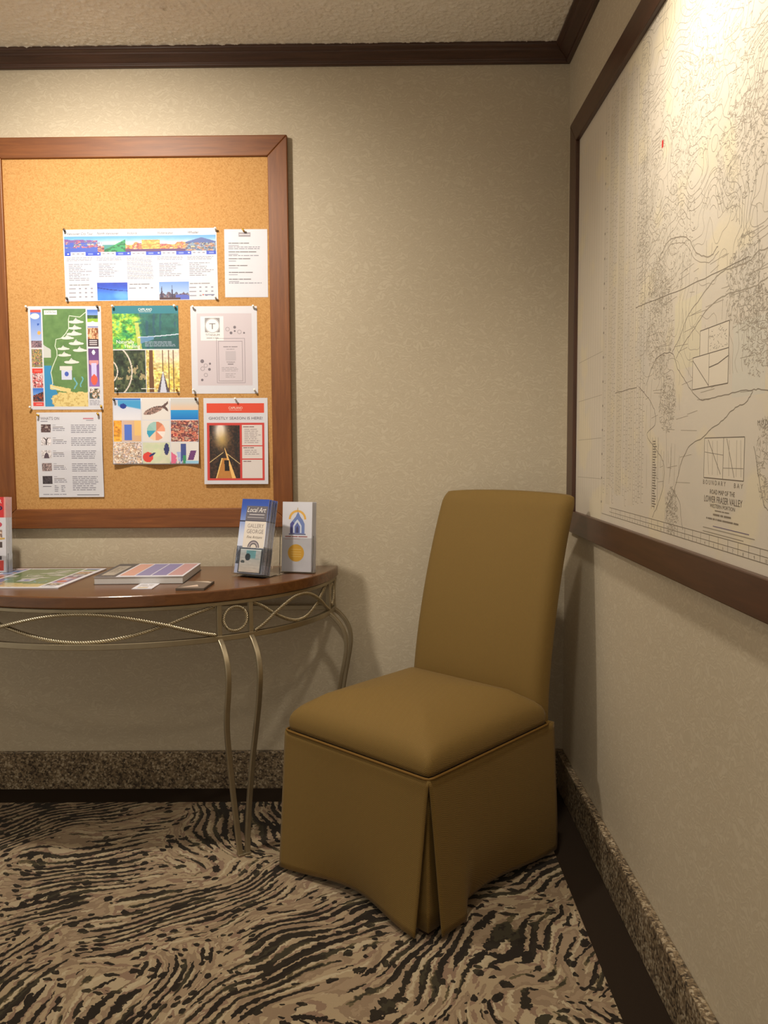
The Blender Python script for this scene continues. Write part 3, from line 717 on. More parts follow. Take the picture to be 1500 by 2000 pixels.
# ---- wide city tours leaflet
def wide_leaflet():
    P = Print(.492, .2255); sh = P.sheet('tour_leaflet'); tag(sh, 'wide white tour leaflet with a strip of city photographs, topmost on the board', 'leaflet', 'papers pinned to the cork board')
    def strip(u, v):
        sky = mixc((226, 236, 246), (96, 160, 226), sm(.45, 1.0, v + .12 * fbm(u * 14, v * 3, 3)))
        img = sky
        h1 = .62 + .30 * (fbm(u * 9, u * 0 + .5, 11) - .5) - .1 * sm(.18, .3, u)
        img = over(img, (120, 84, 150), (v < h1 + .18) * (u < .22) * 1.)
        sea = fbm(u * 30, v * 8, 9)
        img = over(img, (70, 96, 190), ((v < .62) & (u < .22)) * 1.)
        img = np.where((fbm(u * 42, v * 7, 5) > .53)[..., None] & ((v > .3) & (v < .74) & (u < .25))[..., None], mosaic([(222, 150, 100), (170, 92, 120), (90, 110, 160), (206, 190, 150)], 60, 12, 4)(u, v), img)
        hill = np.where((u > .25) & (u < .405), .12 + (u - .25) / .155 * .68, 0)
        img = over(img, (70, 140, 140), ((v < .48) & (u > .25) & (u < .40)) * 1.); img = over(img, (52, 150, 96), ((v < hill)) * 1.); img = np.where(((v < hill) & (fbm(u * 50, v * 10, 6) > .55))[..., None], np.array((34, 104, 70.)), img)
        img = np.where(((v < .40) & (u > .22) & (u < .262))[..., None], mosaic([(150, 60, 70), (206, 150, 130), (90, 40, 70)], 60, 12, 8)(u, v), img)
        tw = .50 + .22 * (vnoise(u * 36, u * 0, 4) - .3)
        img = np.where(((u > .405) & (u < .8) & (v < tw))[..., None], mosaic([(180, 84, 60), (236, 160, 84), (226, 130, 70), (150, 70, 90), (240, 190, 130)], 34, 9, 21)(u, v), img)
        img = np.where(((u > .51) & (u < .63) & (v < .76))[..., None], mosaic([(236, 170, 90), (222, 146, 70), (242, 190, 116)], 30, 9, 22)(u, v), img)
        img = over(img, (90, 60, 110), ((u > .405) & (u < .8) & (v < .2)) * 1.)
        mt = .86 - 2.6 * np.abs(u - .905); img = over(img, (78, 96, 160), ((u > .8) & (v < mt)) * 1.)
        img = np.where(((u > .8) & (v < .55))[..., None], mosaic([(90, 110, 90), (196, 130, 110), (110, 150, 180), (70, 70, 110), (200, 190, 150)], 34, 9, 31)(u, v), img)
        img = over(img, (40, 70, 196), (v < .02) * 1.)
        return img
    P.raster('photo_strip*', .003, .152, .489, .204, strip, .0013)
    P.rect('blue_band', .003, .143, .489, .154, (44, 74, 196), 2)
    for k, tx in enumerate(('Vancouver City Tour', 'North Vancouver', 'Victoria', 'Victoria plus', 'Whistler')):
        x = .008 + k * .097; P.text('heading', tx, x + .003, .2085, .0115, (60, 58, 68), shear=.3, sx=.85)
        P.rect('price_tab', x + .014, .1435, x + .062, .1545, (246, 244, 246), 3)
        for q in range(3): P.rect('price_tab', x + .019 + q * .015, .147, x + .027 + q * .015, .151, LIGHTINK, 4)
        P.rect('price_tab', x + .003, .147, x + .009, .151, (190, 200, 240), 4); P.rect('price_tab', x + .070, .146, x + .086, .151, (120, 140, 226), 4)
        if k == 2: P.para('text_block', x, .064, x + .084, .139, .0036, LIGHTINK, ragged=.05)
        else: P.para('text_block', x, .124, x + .086, .139, .0042, LIGHTINK, ragged=.1); P.para('text_block', x + .006, .072 if k != 0 else .062, x + .084, .119, .0055, LIGHTINK, ragged=.55)
    for k in (0, 2, 4):
        x = .008 + k * .097; P.words('text_block', [4, 5, 3, 10], x + .006, .050, .0060, (130, 126, 132), sx=.9)
        for r_ in range(3 if k != 2 else 1):
            P.rect('text_block', x + .004, .038 - r_ * .013, x + .026, .041 - r_ * .013, LIGHTINK, 2)
            for q in range(3): P.rect('text_block', x + .036 + q * .019, .038 - r_ * .013, x + .043 + q * .019, .042 - r_ * .013, LIGHTINK, 2)
    def lake(u, v):
        img = mixc((70, 140, 236), (44, 74, 190), sm(.2, .9, v)); img = over(img, (30, 50, 140), (np.abs(v - (.72 - .34 * u + .14 * u * u)) < .022) * 1.)
        return img * (.92 + .16 * fbm(u * 5, v * 5, 2))[..., None] + (30 * sm(.15, 0, (u - .85) ** 2 + (v - .3) ** 2))[..., None]
    P.raster('photo*', .103, .002, .201, .058, lake, .0015, 2)
    def harbour(u, v):
        img = mixc((196, 214, 240), (110, 150, 220), v); sil = .34 + .16 * (vnoise(u * 22, u * 0, 7) - .4)
        img = np.where((v < sil)[..., None], mosaic([(70, 60, 90), (120, 90, 100), (90, 100, 130), (150, 130, 120)], 16, 10, 5)(u, v), img)
        for cx, w, h in ((.08, .05, .85), (.43, .05, .82), (.36, .02, .55), (.5, .02, .55)): img = over(img, (64, 56, 84), ((np.abs(u - cx) < w * (1 - v / h)) & (v < h)) * 1.)
        img = over(img, (84, 100, 190), ((v < .26) & (u > .55) & (v < .9 - u * .7)) * 1.); return over(img, (76, 48, 50), ((v < .12) & (u < .7)) * 1.)
    P.raster('photo*', .303, .002, .399, .058, harbour, .0015, 2)
    P.rect('logo', .442, .014, .446, .018, (206, 80, 70), 3); P.rect('logo', .448, .0145, .480, .0175, (120, 124, 160), 3)
    P.emit(sh); on_board(sh, -1.6155, 1.6185, -.004)
wide_leaflet()
# ---- plain note
def typed_note():
    P = Print(.138, .2135); sh = P.sheet('typed_note'); tag(sh, 'plain white typed note beside the wide tour leaflet', 'note', 'papers pinned to the cork board')
    P.rect('letterhead', .046, .190, .084, .2035, (150, 146, 156), 1); P.rect('text_block', .048, .1955, .082, .1985, (206, 204, 212), 2)
    y = .168
    for tx, n in (([4, 9, 1, 4, 7], 3), ([9, 5, 11, 10], 2), ([11, 1, 5, 10], 2), ([9, 1, 3, 10], 2), ([3, 9, 8, 10], 2), ([4, 7, 1, 5, 10], 2)):
        P.words('heading', tx, .013, y, .0062, (118, 114, 120), sx=.78)
        P.rect('text_block', .013, y - .0065, .013 + .018 + .016 * P.rng.random(), y - .0045, LIGHTINK, 2)
        for q in range(n - 1): P.para('text_block', .013, y - .0125 - q * .0055, .118, y - .0075 - q * .0055, .0050, LIGHTINK, ragged=.1, fill=.5)
        y -= .0215 if n == 2 else .027
    P.emit(sh); on_board(sh, -1.101, 1.6275, .006)
typed_note()
# ---- illustrated map poster
def valley_map(P, lay_pref=''):
    w, h = P.w, P.h
    x0, x1 = w * .195, w * .79
    def land(u, v):
        n = fbm(u * 9, v * 22, 3); img = mixc((84, 122, 70), (112, 150, 90), n)
        coast = .13 + .10 * (fbm(v * 7, v * 0, 8) - .5) + .14 * sm(.30, .10, v) + .02
        img = over(img, (54, 142, 196), ((u < coast) & (v < .42)) * 1.); img = over(img, (54, 142, 196), ((v < .13 + .04 * (fbm(u * 6, u * 0, 4) - .5)) & (u < .34)) * 1.)
        sand = ((v < .135 + .05 * (fbm(u * 7, v * 3, 12) - .3)) & (u > .22 + .3 * (fbm(v * 30, v * 0, 2) - .5))); img = over(img, (226, 206, 140), sand * 1.)
        img = np.where((sand & (fbm(u * 26, v * 60, 6) > .58))[..., None], np.array((204, 176, 108.)), img)
        img = over(img, (226, 206, 140), ((np.abs(v - (.215 - .09 * u)) < .016 + .012 * fbm(u * 12, v, 5)) & (u > .12) & (u < .6)) * 1.)
        img = over(img, (110, 176, 190), ((np.abs(u - .72 - .03 * np.sin(v * 60)) < .018) & (v > .18) & (v < .30)) * 1.); img = over(img, (110, 176, 190), ((np.abs(u - .86 - .03 * np.sin(v * 50)) < .016) & (v > .2) & (v < .31)) * 1.)
        gl = ((u < .17 * sm(.64, .58, v)) & (v > .50)); img = over(img, (200, 204, 200), gl * 1.)
        return img
    P.raster('map_picture', x0, h * .03, x1, h * .975, land, .0016, 1)
    W = x1 - x0
    def mp(u, v): return (x0 + W * u, h * .03 + h * .945 * v)
    road = [(1.0, .965), (.86, .915), (.62, .93), (.60, .89), (.60, .80), (.52, .745), (.42, .70), (.30, .69), (.27, .62), (.31, .575), (.31, .52), (.25, .46), (.20, .41), (.155, .35), (.18, .29), (.19, .24), (.15, .20), (.36, .17)]
    P.line('road_line', [mp(*q) for q in road], w * .011, (214, 226, 208), 3)
    for u, v, s in ((.77, .875, .16), (.74, .81, .14), (.72, .752, .16), (.56, .71, .14), (.76, .655, .16), (.46, .60, .13), (.84, .585, .15), (.48, .535, .14), (.64, .465, .16)):
        x, y = mp(u, v); a = W * s * 1.1
        P.poly('snow_peaks', [(x - a * .45, y - a * .05), (x - a * .12, y + a * .30), (x, y + a * .46), (x + a * .16, y + a * .25), (x + a * .5, y - a * .05)], (206, 210, 206), 4)
        for dx, dy, rx, ry in ((-.55, -.10, .42, .15), (.15, -.04, .50, .20), (.62, -.12, .40, .14), (-.1, -.20, .75, .12)): P.ell('snow_peaks', x + a * dx, y + a * dy, a * rx, a * ry, (222, 224, 218), 5, 14)
        P.poly('snow_peaks', [(x, y + a * .46), (x + a * .16, y + a * .25), (x + a * .10, y + a * .14), (x + a * .02, y + a * .2)], (176, 184, 184), 5)
    x, y = mp(.52, .335); a = W * .12; P.rect('hut', x - a, y - a * 1.1, x + a, y + a, (206, 212, 236), 5); P.rect('hut_roof', x - a * 1.3, y + a * .7, x + a * 1.1, y + a * 1.5, (214, 216, 212), 6); P.ell('hut_emblem', x, y, a * .4, a * .45, (70, 96, 190), 6)
    P.rect('title_box*', *mp(.04, .94), *mp(.34, .985), (232, 236, 230), 4); P.para('caption', mp(.07, 0)[0], mp(0, .945)[1], mp(.32, 0)[0], mp(0, .982)[1], h * .012, LIGHTINK, 5)
    # side strips of photographs
    L0, L1 = w * .03, w * .175; R0, R1 = w * .81, w * .955
    def Y(t): return h * (.03 + .945 * t)
    def fl(u, v):
        img = mixc((190, 206, 240), (92, 130, 216), v); img = over(img, (238, 170, 90), (((u - .78) / .16) ** 2 + ((v - .42) / .06) ** 2 < 1) * 1.)
        img = over(img, (40, 84, 180), (((u - .7) / .1) ** 2 + ((v - .66) / .03) ** 2 < 1) * 1.)
        return np.where((v < .2)[..., None], mosaic([(96, 84, 100), (150, 120, 130), (60, 50, 70)], 6, 20, 4)(u, v), img)
    P.raster('photo*', L0, Y(.605), L1, Y(.965), fl, .0022, 2); P.rect('red_tab*', L0, Y(.965), L1, Y(.99), (214, 84, 70), 2); P.ell('title_badge', (L0 + L1) / 2 - w * .01, Y(.925), w * .062, h * .028, (238, 230, 232), 4)
    P.raster('photo*', L0, Y(.405), L1, Y(.59), mosaic([(60, 50, 60), (190, 120, 110), (96, 120, 90), (206, 160, 90), (80, 110, 150)], 7, 9, 12), .0022, 2)
    P.rect('red_tab*', L0, Y(.345), L1, Y(.392), (222, 64, 52), 2); P.rect('tab_lines', L0 + w * .03, Y(.362), L1 - w * .02, Y(.374), (236, 120, 110), 3)
    P.raster('photo*', L0, Y(.195), L1, Y(.345), mosaic([(50, 40, 50), (206, 90, 90), (226, 206, 210), (110, 50, 60)], 8, 9, 17), .0022, 2)
    P.raster('photo*', L0, Y(.05), L1, Y(.19), lambda u, v: np.where((v > .45 + .3 * u)[..., None], mixc((180, 210, 250), (50, 110, 210), v), mosaic([(50, 40, 36), (176, 80, 50), (30, 40, 70), (90, 60, 50)], 7, 8, 23)(u, v)), .0022, 2)
    P.rect('red_tab*', L0, Y(.005), L1, Y(.045), (226, 70, 66), 2); P.rect('tab_lines', L0 + w * .04, Y(.017), L1 - w * .02, Y(.03), (240, 140, 130), 3)
    P.raster('photo*', R0, Y(.865), R1, Y(.99), lambda u, v: np.where((v > .55)[..., None], mixc((206, 224, 246), (64, 110, 206), v), np.where((v > .25)[..., None], mosaic([(40, 70, 60), (70, 110, 70)], 6, 6, 3)(u, v), np.array((150, 190, 60.)))), .0022, 2)
    P.rect('blue_tab*', R0, Y(.81), R1, Y(.82), (110, 120, 190), 2); P.poly('white_tab*', [(R0, Y(.83)), (R1, Y(.83)), (R1, Y(.85)), ((R0 + R1) / 2, Y(.875)), (R0, Y(.85))], (240, 240, 240), 4)
    P.raster('photo*', R0, Y(.615), R1, Y(.805), lambda u, v: np.where((v > .4)[..., None], mosaic([(206, 150, 110), (226, 190, 150), (150, 84, 50), (90, 60, 40)], 8, 5, 9)(u, v), np.array((58, 40, 50.)) + 0 * u[..., None]), .0022, 2)
    for q in range(3): P.rect('caption', R0 + w * .02, Y(.67 - q * .02), R1 - w * .02, Y(.68 - q * .02), (216, 206, 214), 3)
    def dancer(u, v):
        img = mixc((150, 110, 190), (96, 60, 120), v); img = over(img, (226, 150, 150), (np.abs(u - .5) < .42 * sm(.45, .62, v) * (v < .7)) * 1.); img = over(img, (206, 200, 246), (np.abs(u - .5) < .22) * (v < .62) * (v > .25) * 1.)
        img = over(img, (226, 96, 76), (((u - .5) / .3) ** 2 + ((v - .18) / .14) ** 2 < 1) * 1.); return over(img, (240, 240, 250), (((u - .5) / .16) ** 2 + ((v - .9) / .06) ** 2 < 1) * 1.)
    P.raster('photo*', R0, Y(.205), R1, Y(.595), dancer, .0022, 2)
    P.raster('photo*', R0, Y(.08), R1, Y(.185), mosaic([(110, 130, 170), (60, 80, 70), (190, 150, 120), (226, 226, 236), (120, 90, 70)], 5, 4, 14), .0022, 2)
    P.para('caption', R0, Y(.01), R1, Y(.07), h * .014, LIGHTINK, 2)
def map_poster():
    P = Print(.236, .331); sh = P.sheet('illustrated_map_poster'); tag(sh, 'illustrated green valley map poster with photo strips pinned on cork', 'poster', 'papers pinned to the cork board')
    valley_map(P); P.emit(sh); on_board(sh, -1.741, 1.2735, .006)
map_poster()
# ---- forest bridge poster
def forest_poster():
    P = Print(.214, .2785); sh = P.sheet('forest_poster'); tag(sh, 'green forest poster showing a suspension bridge and tree tops', 'poster', 'papers pinned to the cork board')
    def top(u, v):
        n = fbm(u * 14, v * 9, 3); img = mixc((30, 76, 78), (60, 130, 120), n); tr = (np.sin(u * 60 + 3 * fbm(u * 4, v * 2, 2)) > .4) & (fbm(u * 9, v * 3, 6) > .5); img = over(img, (40, 84, 110), tr * .7)
        lf = sm(.46, .34, u + .12 * (fbm(v * 6, u * 5, 9) - .5)); img = img * (1 - lf[..., None]) + lf[..., None] * mosaic([(40, 120, 80), (90, 170, 80), (170, 210, 70), (70, 150, 110)], 11, 8, 15)(u, v)
        img = over(img, (206, 206, 110), ((np.abs(u - .35 - .06 * (1 - v)) < .03) & (v < .75)) * .85)
        br = .33 + .16 * np.clip(u - .3, 0, 1) ** 1.5; img = over(img, (200, 216, 236), ((np.abs(v - br) < .014) & (u > .38)) * 1.)
        img = over(img, (110, 150, 200), ((v < br) & (u > .42) & (u < .62) & (v > br - .5 * (.62 - u) - .08)) * .8)
        return over(img, (50, 90, 96), ((v < .30) & (u > .62)) * .75)
    P.raster('photo*', 0, .140, P.w, .2535, top, .0015); P.rect('teal_band', 0, .2535, P.w, P.h, (44, 124, 142), 1)
    P.text('lettering', 'CAPILANO', .107, .2625, .0118, (240, 246, 246), align='C', sx=.78); P.text('lettering', 'SUSPENSION BRIDGE PARK', .107, .2578, .0045, (226, 236, 236), align='C', sx=.72)
    P.text('lettering', 'Naturally', .011, .1585, .0165, (246, 250, 246), sx=.95); P.text('lettering', 'Thrilling', .036, .1445, .0165, (246, 250, 246), sx=.95)
    P.para('caption', .104, .144, .206, .166, .0045, (160, 176, 196), 3, ragged=.15)
    P.rect('caption', 0, .1375, P.w, .1405, (226, 226, 226), 2)
    def left(u, v):
        img = mosaic([(30, 40, 34), (50, 66, 50), (84, 96, 66), (40, 44, 40)], 7, 7, 33)(u, v); img = over(img, (190, 170, 130), ((fbm(u * 6, v * 6, 5) > .62) & (v > .3) & (v < .65)) * .8)
        for off, cx in ((0, .58), (-.5, .1)): img = over(img, (216, 206, 196), (np.abs(np.hypot((u - off * .3 + .15 - .12 * (cx < .3)), (v - .5) * 1.1) - (.72 if cx > .3 else .3)) < .02) * 1.)
        return img
    P.raster('photo*', 0, .002, .104, .137, left, .0015)
    def right(u, v):
        img = mosaic([(206, 176, 80), (226, 200, 110), (236, 216, 150), (190, 150, 70)], 6, 9, 44)(u, v); img = over(img, (236, 226, 226), (sm(.5, .9, v) * (u > .25)) * .7)
        for cx, w in ((.15, .055), (.5, .016), (.68, .016), (.82, .010)): img = over(img, (112, 76, 50), (np.abs(u - cx) < w * (1 + .3 * (1 - v))) * 1.)
        img = over(img, (90, 80, 90), ((np.abs(u - .5) < .18 * (1 - v / .52)) & (v < .52)) * 1.); img = over(img, (206, 210, 230), ((np.abs(u - .5) < .10 * (1 - v / .52)) & (v < .5)) * 1.); return img
    P.raster('photo*', .106, .002, P.w, .137, right, .0015); P.words('lettering', [8, 6, 4], .088, .012, .0055, (236, 236, 226), sx=.9)
    P.emit(sh); on_board(sh, -1.4685, 1.325, .003)
forest_poster()
# ---- pale metallic salon poster
def pale_poster():
    P = Print(.2145, .279); sh = P.sheet('pale_poster'); tag(sh, 'pale lilac poster with a circular logo in a white square and scattered dots', 'poster', 'papers pinned to the cork board')
    P.rect('lilac_panel', .020, .026, .197, .256, (206, 196, 204), 1)
    P.rect('logo_square', .032, .170, .106, .247, (236, 234, 236), 3); P.rect('logo_square', .046, .196, .094, .242, (150, 146, 150), 4); P.ell('logo_square', .070, .217, .0235, .024, (240, 238, 240), 5); P.ring('logo_square', .070, .217, .0215, .0012, (120, 116, 120), 6)
    P.rect('logo_square', .060, .222, .080, .2245, (110, 106, 110), 6); P.rect('logo_square', .0685, .206, .0715, .222, (110, 106, 110), 6)
    P.text('lettering', 'TITANIUM', .070, .184, .0105, (104, 100, 106), align='C', sx=.95); P.words('lettering', [5, 1, 3], .070, .176, .0058, (150, 146, 150), align='C', sx=1.3)
    for x, y, r_, fill in ((.119, .206, .0055, 0), (.130, .194, .0045, 1), (.142, .212, .0045, 1), (.142, .200, .003, 1), (.157, .197, .0055, 0), (.172, .194, .003, 1), (.035, .104, .006, 1), (.046, .090, .005, 0), (.058, .078, .0045, 1), (.036, .080, .0055, 0), (.046, .060, .005, 0), (.060, .096, .0035, 1), (.034, .044, .004, 1)):
        if fill: P.ell('dots', x, y, r_, r_, (120, 112, 122), 4)
        else: P.ring('dots', x, y, r_, .0011, (130, 122, 132), 4)
    def frame(x0, y0, x1, y1, t=.0012):
        for q in ((x0, y0, x1, y0 + t), (x0, y1 - t, x1, y1), (x0, y0, x0 + t, y1), (x1 - t, y0, x1, y1)): P.rect('panel_lines', *q, (140, 130, 142), 3)
    frame(.088, .040, .166, .168); frame(.082, .034, .174, .177)
    P.words('lettering', [5, 2, 6], .127, .148, .0068, (150, 142, 150), align='C', sx=.95); P.words('lettering', [4, 4, 2], .127, .141, .0045, (160, 152, 160), align='C')
    P.rect('text_panel*', .111, .106, .144, .136, (190, 182, 190), 3)
    P.text('lettering', 'TITANIUM', .127, .0985, .006, (120, 112, 120), align='C'); P.words('lettering', [6], .127, .0925, .006, (120, 112, 120), align='C')
    P.para('text_block', .098, .070, .157, .086, .0052, (170, 162, 170)); P.para('text_block', .110, .050, .146, .066, .0052, (170, 162, 170))
    P.emit(sh); on_board(sh, -1.2155, 1.321, .004)
pale_poster()
# ---- nine picture sheet, curling away at the foot
def nine_sheet():
    w, h = .280, .216
    bend = lambda x, y: .010 * max(0, 1 - y / (h * .9)) ** 2 * (.55 + .45 * math.cos(2 * PI * x / (w * .54))) + .002 * max(0, 1 - y / h)
    P = Print(w, h, bend); sh = P.sheet('picture_sheet', nx=28, ny=16); tag(sh, 'sheet of nine small art pictures curling at the bottom', 'leaflet', 'papers pinned to the cork board')
    for p_ in (0,): sh.data.polygons.foreach_set('use_smooth', [True] * len(sh.data.polygons))
    base = np.array((226, 222, 220.))
    def wave(u, v):
        img = mixc((230, 230, 240), (196, 206, 230), v); b = sm(.62, .70, v + .25 * np.abs(u - .35) * (u > .2)) * sm(1.05, .85, v); img = over(img, (70, 160, 216), b * (u > .18) * 1.); img = over(img, (30, 60, 150), (((u - .36) / .12) ** 2 + ((v - .64) / .12) ** 2 < 1) * 1.); return over(img, (60, 110, 200), ((v > .95)) * 1.)
    def fish(u, v):
        img = base + 0 * u[..., None]; y = .32 + .42 * u; b = ((u - .42) / .36) ** 2 + ((v - y + .06) / .16) ** 2 < 1
        img = np.where(b[..., None], mosaic([(110, 84, 80), (170, 140, 130), (80, 60, 60)], 14, 10, 4)(u, v), img); tail = (u > .74) & (u < .96) & (np.abs(v - .62) < (u - .70) * 1.0) & (np.abs(v - .62) > (u - .86) * 1.6); return over(img, (100, 76, 74), tail * 1.)
    def horizon(u, v): return np.where((v > .46)[..., None], mixc((226, 196, 170), (206, 206, 206), sm(.46, .9, v)), mixc((20, 120, 206), (40, 160, 226), v * 2))
    def door(u, v):
        img = np.where((u < .30)[..., None], mosaic([(240, 170, 60), (232, 150, 50)], 4, 4, 2)(u, v), mixc((206, 190, 200), (226, 180, 130), u)); img = over(img, (240, 200, 120), ((u > .75) & (v > .3)) * .8); return over(img, (84, 120, 216), ((u > .38) & (u < .66) & (v > .06) & (v < .82)) * 1.)
    def disc(u, v):
        img = base + 0 * u[..., None]; x = (u - .5) * 1.3; y = v - .5; r_ = np.hypot(x, y); a = np.degrees(np.arctan2(y, x)) % 360; d = r_ < .44
        cols = np.array([(236, 160, 130), (206, 130, 100), (160, 200, 196), (150, 196, 190), (52, 160, 196), (236, 206, 180), (226, 150, 120), (240, 230, 226)], float); return np.where(d[..., None], cols[(a // 45).astype(int) % 8], img)
    def quilt(seed, cols, s_=6): return mosaic(cols, s_, s_, seed)
    def leaves(u, v):
        img = mixc((226, 216, 200), (190, 210, 170), fbm(u * 5, v * 5, 3)); img = over(img, (220, 70, 60), (((u - .2) / .2) ** 2 + ((v - .3) / .24) ** 2 < 1) * 1.); img = over(img, (210, 220, 180), (((u - .52) / .16) ** 2 + ((v - .5) / .18) ** 2 < 1) * 1.)
        img = over(img, (44, 52, 110), ((((u - .36) * .8 + (v - .42) * .6) / .15) ** 2 + (((u - .36) * -.6 + (v - .42) * .8) / .05) ** 2 < 1) * 1.); return over(img, (50, 56, 110), (((u - .88) / .09) ** 2 + ((v - .68) / .28) ** 2 < 1) * 1.)
    def shoes(u, v):
        img = base + 0 * u[..., None]; img = over(img, (226, 110, 150), ((u < .2) & (v < .55 - u)) * 1.); img = over(img, (170, 190, 236), ((np.abs(u - .28 - .15 * (.5 - v)) < .08) & (v < .55)) * 1.); img = over(img, (70, 84, 150), ((np.abs(u - .44) < .10) & (v > .1) & (v < .95)) * 1.); img = over(img, (60, 150, 110), ((np.abs(u - .48) < .06) & (v < .4)) * 1.)
        img = over(img, (110, 60, 120), ((np.abs(u - .76 - .25 * (v - .4)) < .11) & (v > .15) & (v < .62)) * 1.); return over(img, (150, 200, 230), ((v < .12) & (u > .5)) * 1.)
    fns = [[quilt(7, [(226, 216, 220), (206, 190, 190), (206, 170, 140), (236, 226, 216), (150, 120, 110)], 9), leaves, shoes], [door, disc, quilt(19, [(170, 60, 60), (226, 150, 120), (110, 50, 60), (206, 176, 150), (90, 60, 90)], 7)], [wave, fish, horizon]]
    for r_ in range(3):
        for c in range(3): P.raster('small_picture*', .002 + c * .0935, .003 + r_ * .0712, .002 + c * .0935 + .0895, .003 + r_ * .0712 + .0685, fns[r_][c], .0022, 1)
    P.emit(sh); on_board(sh, -1.4765, 1.0935, .005)
nine_sheet()
# ---- red season poster
def season_poster():
    w, h = .2085, .279
    P = Print(w, h, lambda x, y: .009 * max(0, 1 - y / h) ** 1.5); sh = P.sheet('season_poster', nx=2, ny=24); tag(sh, 'white poster with red banner and a dark forest walkway photograph', 'poster', 'papers pinned to the cork board')
    rc = P.grid
    rc('red_banner*', .010, .231, .197, .262, (222, 74, 50), 1); P.text('lettering', 'CAPILANO', .104, .2435, .011, (246, 226, 216), align='C', sx=.85); P.text('lettering', 'SUSPENSION BRIDGE PARK', .104, .2385, .0042, (240, 206, 196), align='C', sx=.82)
    P.text('lettering', 'GHOSTLY SEASON IS HERE!', .1035, .2095, .0125, (96, 88, 104), align='C', width=.176)
    rc('red_frame*', .010, .012, .197, .199, (206, 66, 60), 1)
    def walk(u, v):
        img = mosaic([(44, 30, 26), (66, 44, 34), (30, 24, 26), (84, 60, 44)], 8, 12, 52)(u, v); lt = np.exp(-(((u - .36) / .2) ** 2 + ((v - .9) / .22) ** 2) * 1.2); img = over(img, (236, 226, 220), np.clip(lt * 1.3, 0, 1)); g = np.exp(-(((u - .42) / .22) ** 2 + ((v - .72) / .16) ** 2)); img = over(img, (206, 170, 90), g * .7)
        img = over(img, (206, 180, 130), (np.abs(v - (.30 + .42 * u)) < .008) * (u < .45) * 1.); img = over(img, (206, 180, 130), (np.abs(v - (.72 - .45 * u)) < .008) * (u > .55) * 1.)
        t = np.clip(1 - v / .56, 0, 1); ctr = .5
        img = over(img, (206, 140, 66), ((u > ctr - .30 * t) & (u < ctr + .30 * t) & (v < .38)) * .9); img = over(img, (244, 196, 120), ((np.abs(u - (ctr + .30 * t)) < .05 * t + .012) & (v < .58)) * 1.); img = over(img, (244, 206, 130), ((np.abs(u - (ctr - .28 * t)) < .018) & (v < .38)) * 1.)
        return over(img, (30, 20, 20), ((np.abs(u - (.53 + .06 * t)) < .075) & (v > .14) & (v < .34)) * 1.)
    P.raster('photo*', .018, .019, .117, .191, walk, .0014, 2)
    for y0, y1 in ((.126, .192), (.083, .1225), (.019, .079)): rc('text_panel*', .124, y0, .190, y1, (222, 214, 212), 2)
    for y, tx in ((.184, [7, 6]), (.116, [5, 2, 5]), (.072, [4, 5])): P.words('lettering', tx, .128, y, .0062, (120, 90, 92), sx=.85)
    P.para('text_block', .132, .130, .186, .181, .0062, (170, 160, 162), 4); P.para('text_block', .132, .090, .184, .113, .0062, (170, 160, 162), 4)
    P.emit(sh); on_board(sh, -1.1805, 1.0275, .004)
season_poster()
# ---- what's on listing, folded across the middle
def listing():
    w, h = .2135, .276
    fold = h * .545
    bd = lambda x, y: .011 * max(0, 1 - abs(y - fold) / (.5 * h)) ** 1.0 * (1 if y > fold else 1) * .55 + (.004 * (1 - y / fold) if y < fold else 0)
    P = Print(w, h, bd); sh = P.sheet('events_listing', nx=1, ny=22); tag(sh, 'white events listing with a fold across the middle, lowest on the left', 'leaflet', 'papers pinned to the cork board')
    P.text('lettering', "WHAT'S ON", .013, .252, .0135, (112, 100, 112), sx=.82); P.rect('text_block', .013, .246, .036, .2485, LIGHTINK, 2); P.rect('lettering', .152, .254, .186, .2575, (196, 110, 130), 2); P.rect('text_block', .162, .249, .186, .251, LIGHTINK, 2)
    pics = [[(110, 84, 84), (70, 50, 56), (190, 176, 170)], [(206, 200, 206), (216, 210, 216)], [(206, 200, 206), (220, 214, 218)], [(90, 76, 80), (170, 150, 150), (60, 50, 56)], [(50, 44, 52), (84, 76, 84), (30, 28, 34)]]
    for k, c in enumerate(pics):
        y = .2115 - k * .0420; P.raster('small_picture*', .014, y, .046, y + .026, mosaic(c, 6, 5, 60 + k), .002, 1)
        if k == 1: P.poly('figure', [(.0285, y + .001), (.0325, y + .001), (.0325, y + .016), (.0385, y + .024), (.0365, y + .0255), (.0305, y + .019), (.0245, y + .0255), (.0225, y + .024), (.0285, y + .016)], (66, 56, 64), 3)
        if k == 2: P.poly('figure', [(.021, y), (.040, y), (.036, y + .014), (.031, y + .0185), (.031, y + .026), (.030, y + .026), (.030, y + .0185), (.025, y + .014)], (90, 76, 88), 3)
        P.rect('text_block', .052, y + .023, .062, y + .0245, LIGHTINK, 2); P.rect('text_block', .052, y + .016, .086, y + .0185, (150, 146, 152), 2); P.para('text_block', .052, y + .002, .098, y + .015, .0058, LIGHTINK); P.para('text_block', .112, y - .006, .197, y + .026, .0058, LIGHTINK, ragged=.12)
    P.rect('text_block', .014, .0345, .042, .0365, INK, 2)
    for q in (.052, .074): P.para('text_block', q, .016, q + .014, .040, .0058, LIGHTINK)
    P.para('text_block', .112, .018, .196, .040, .0065, LIGHTINK); P.para('text_block', .014, .004, .090, .012, .0058, LIGHTINK, ragged=0); P.rect('text_block', .125, .006, .198, .008, INK, 2)
    P.emit(sh); on_board(sh, -1.7255, .988, .002)
listing()

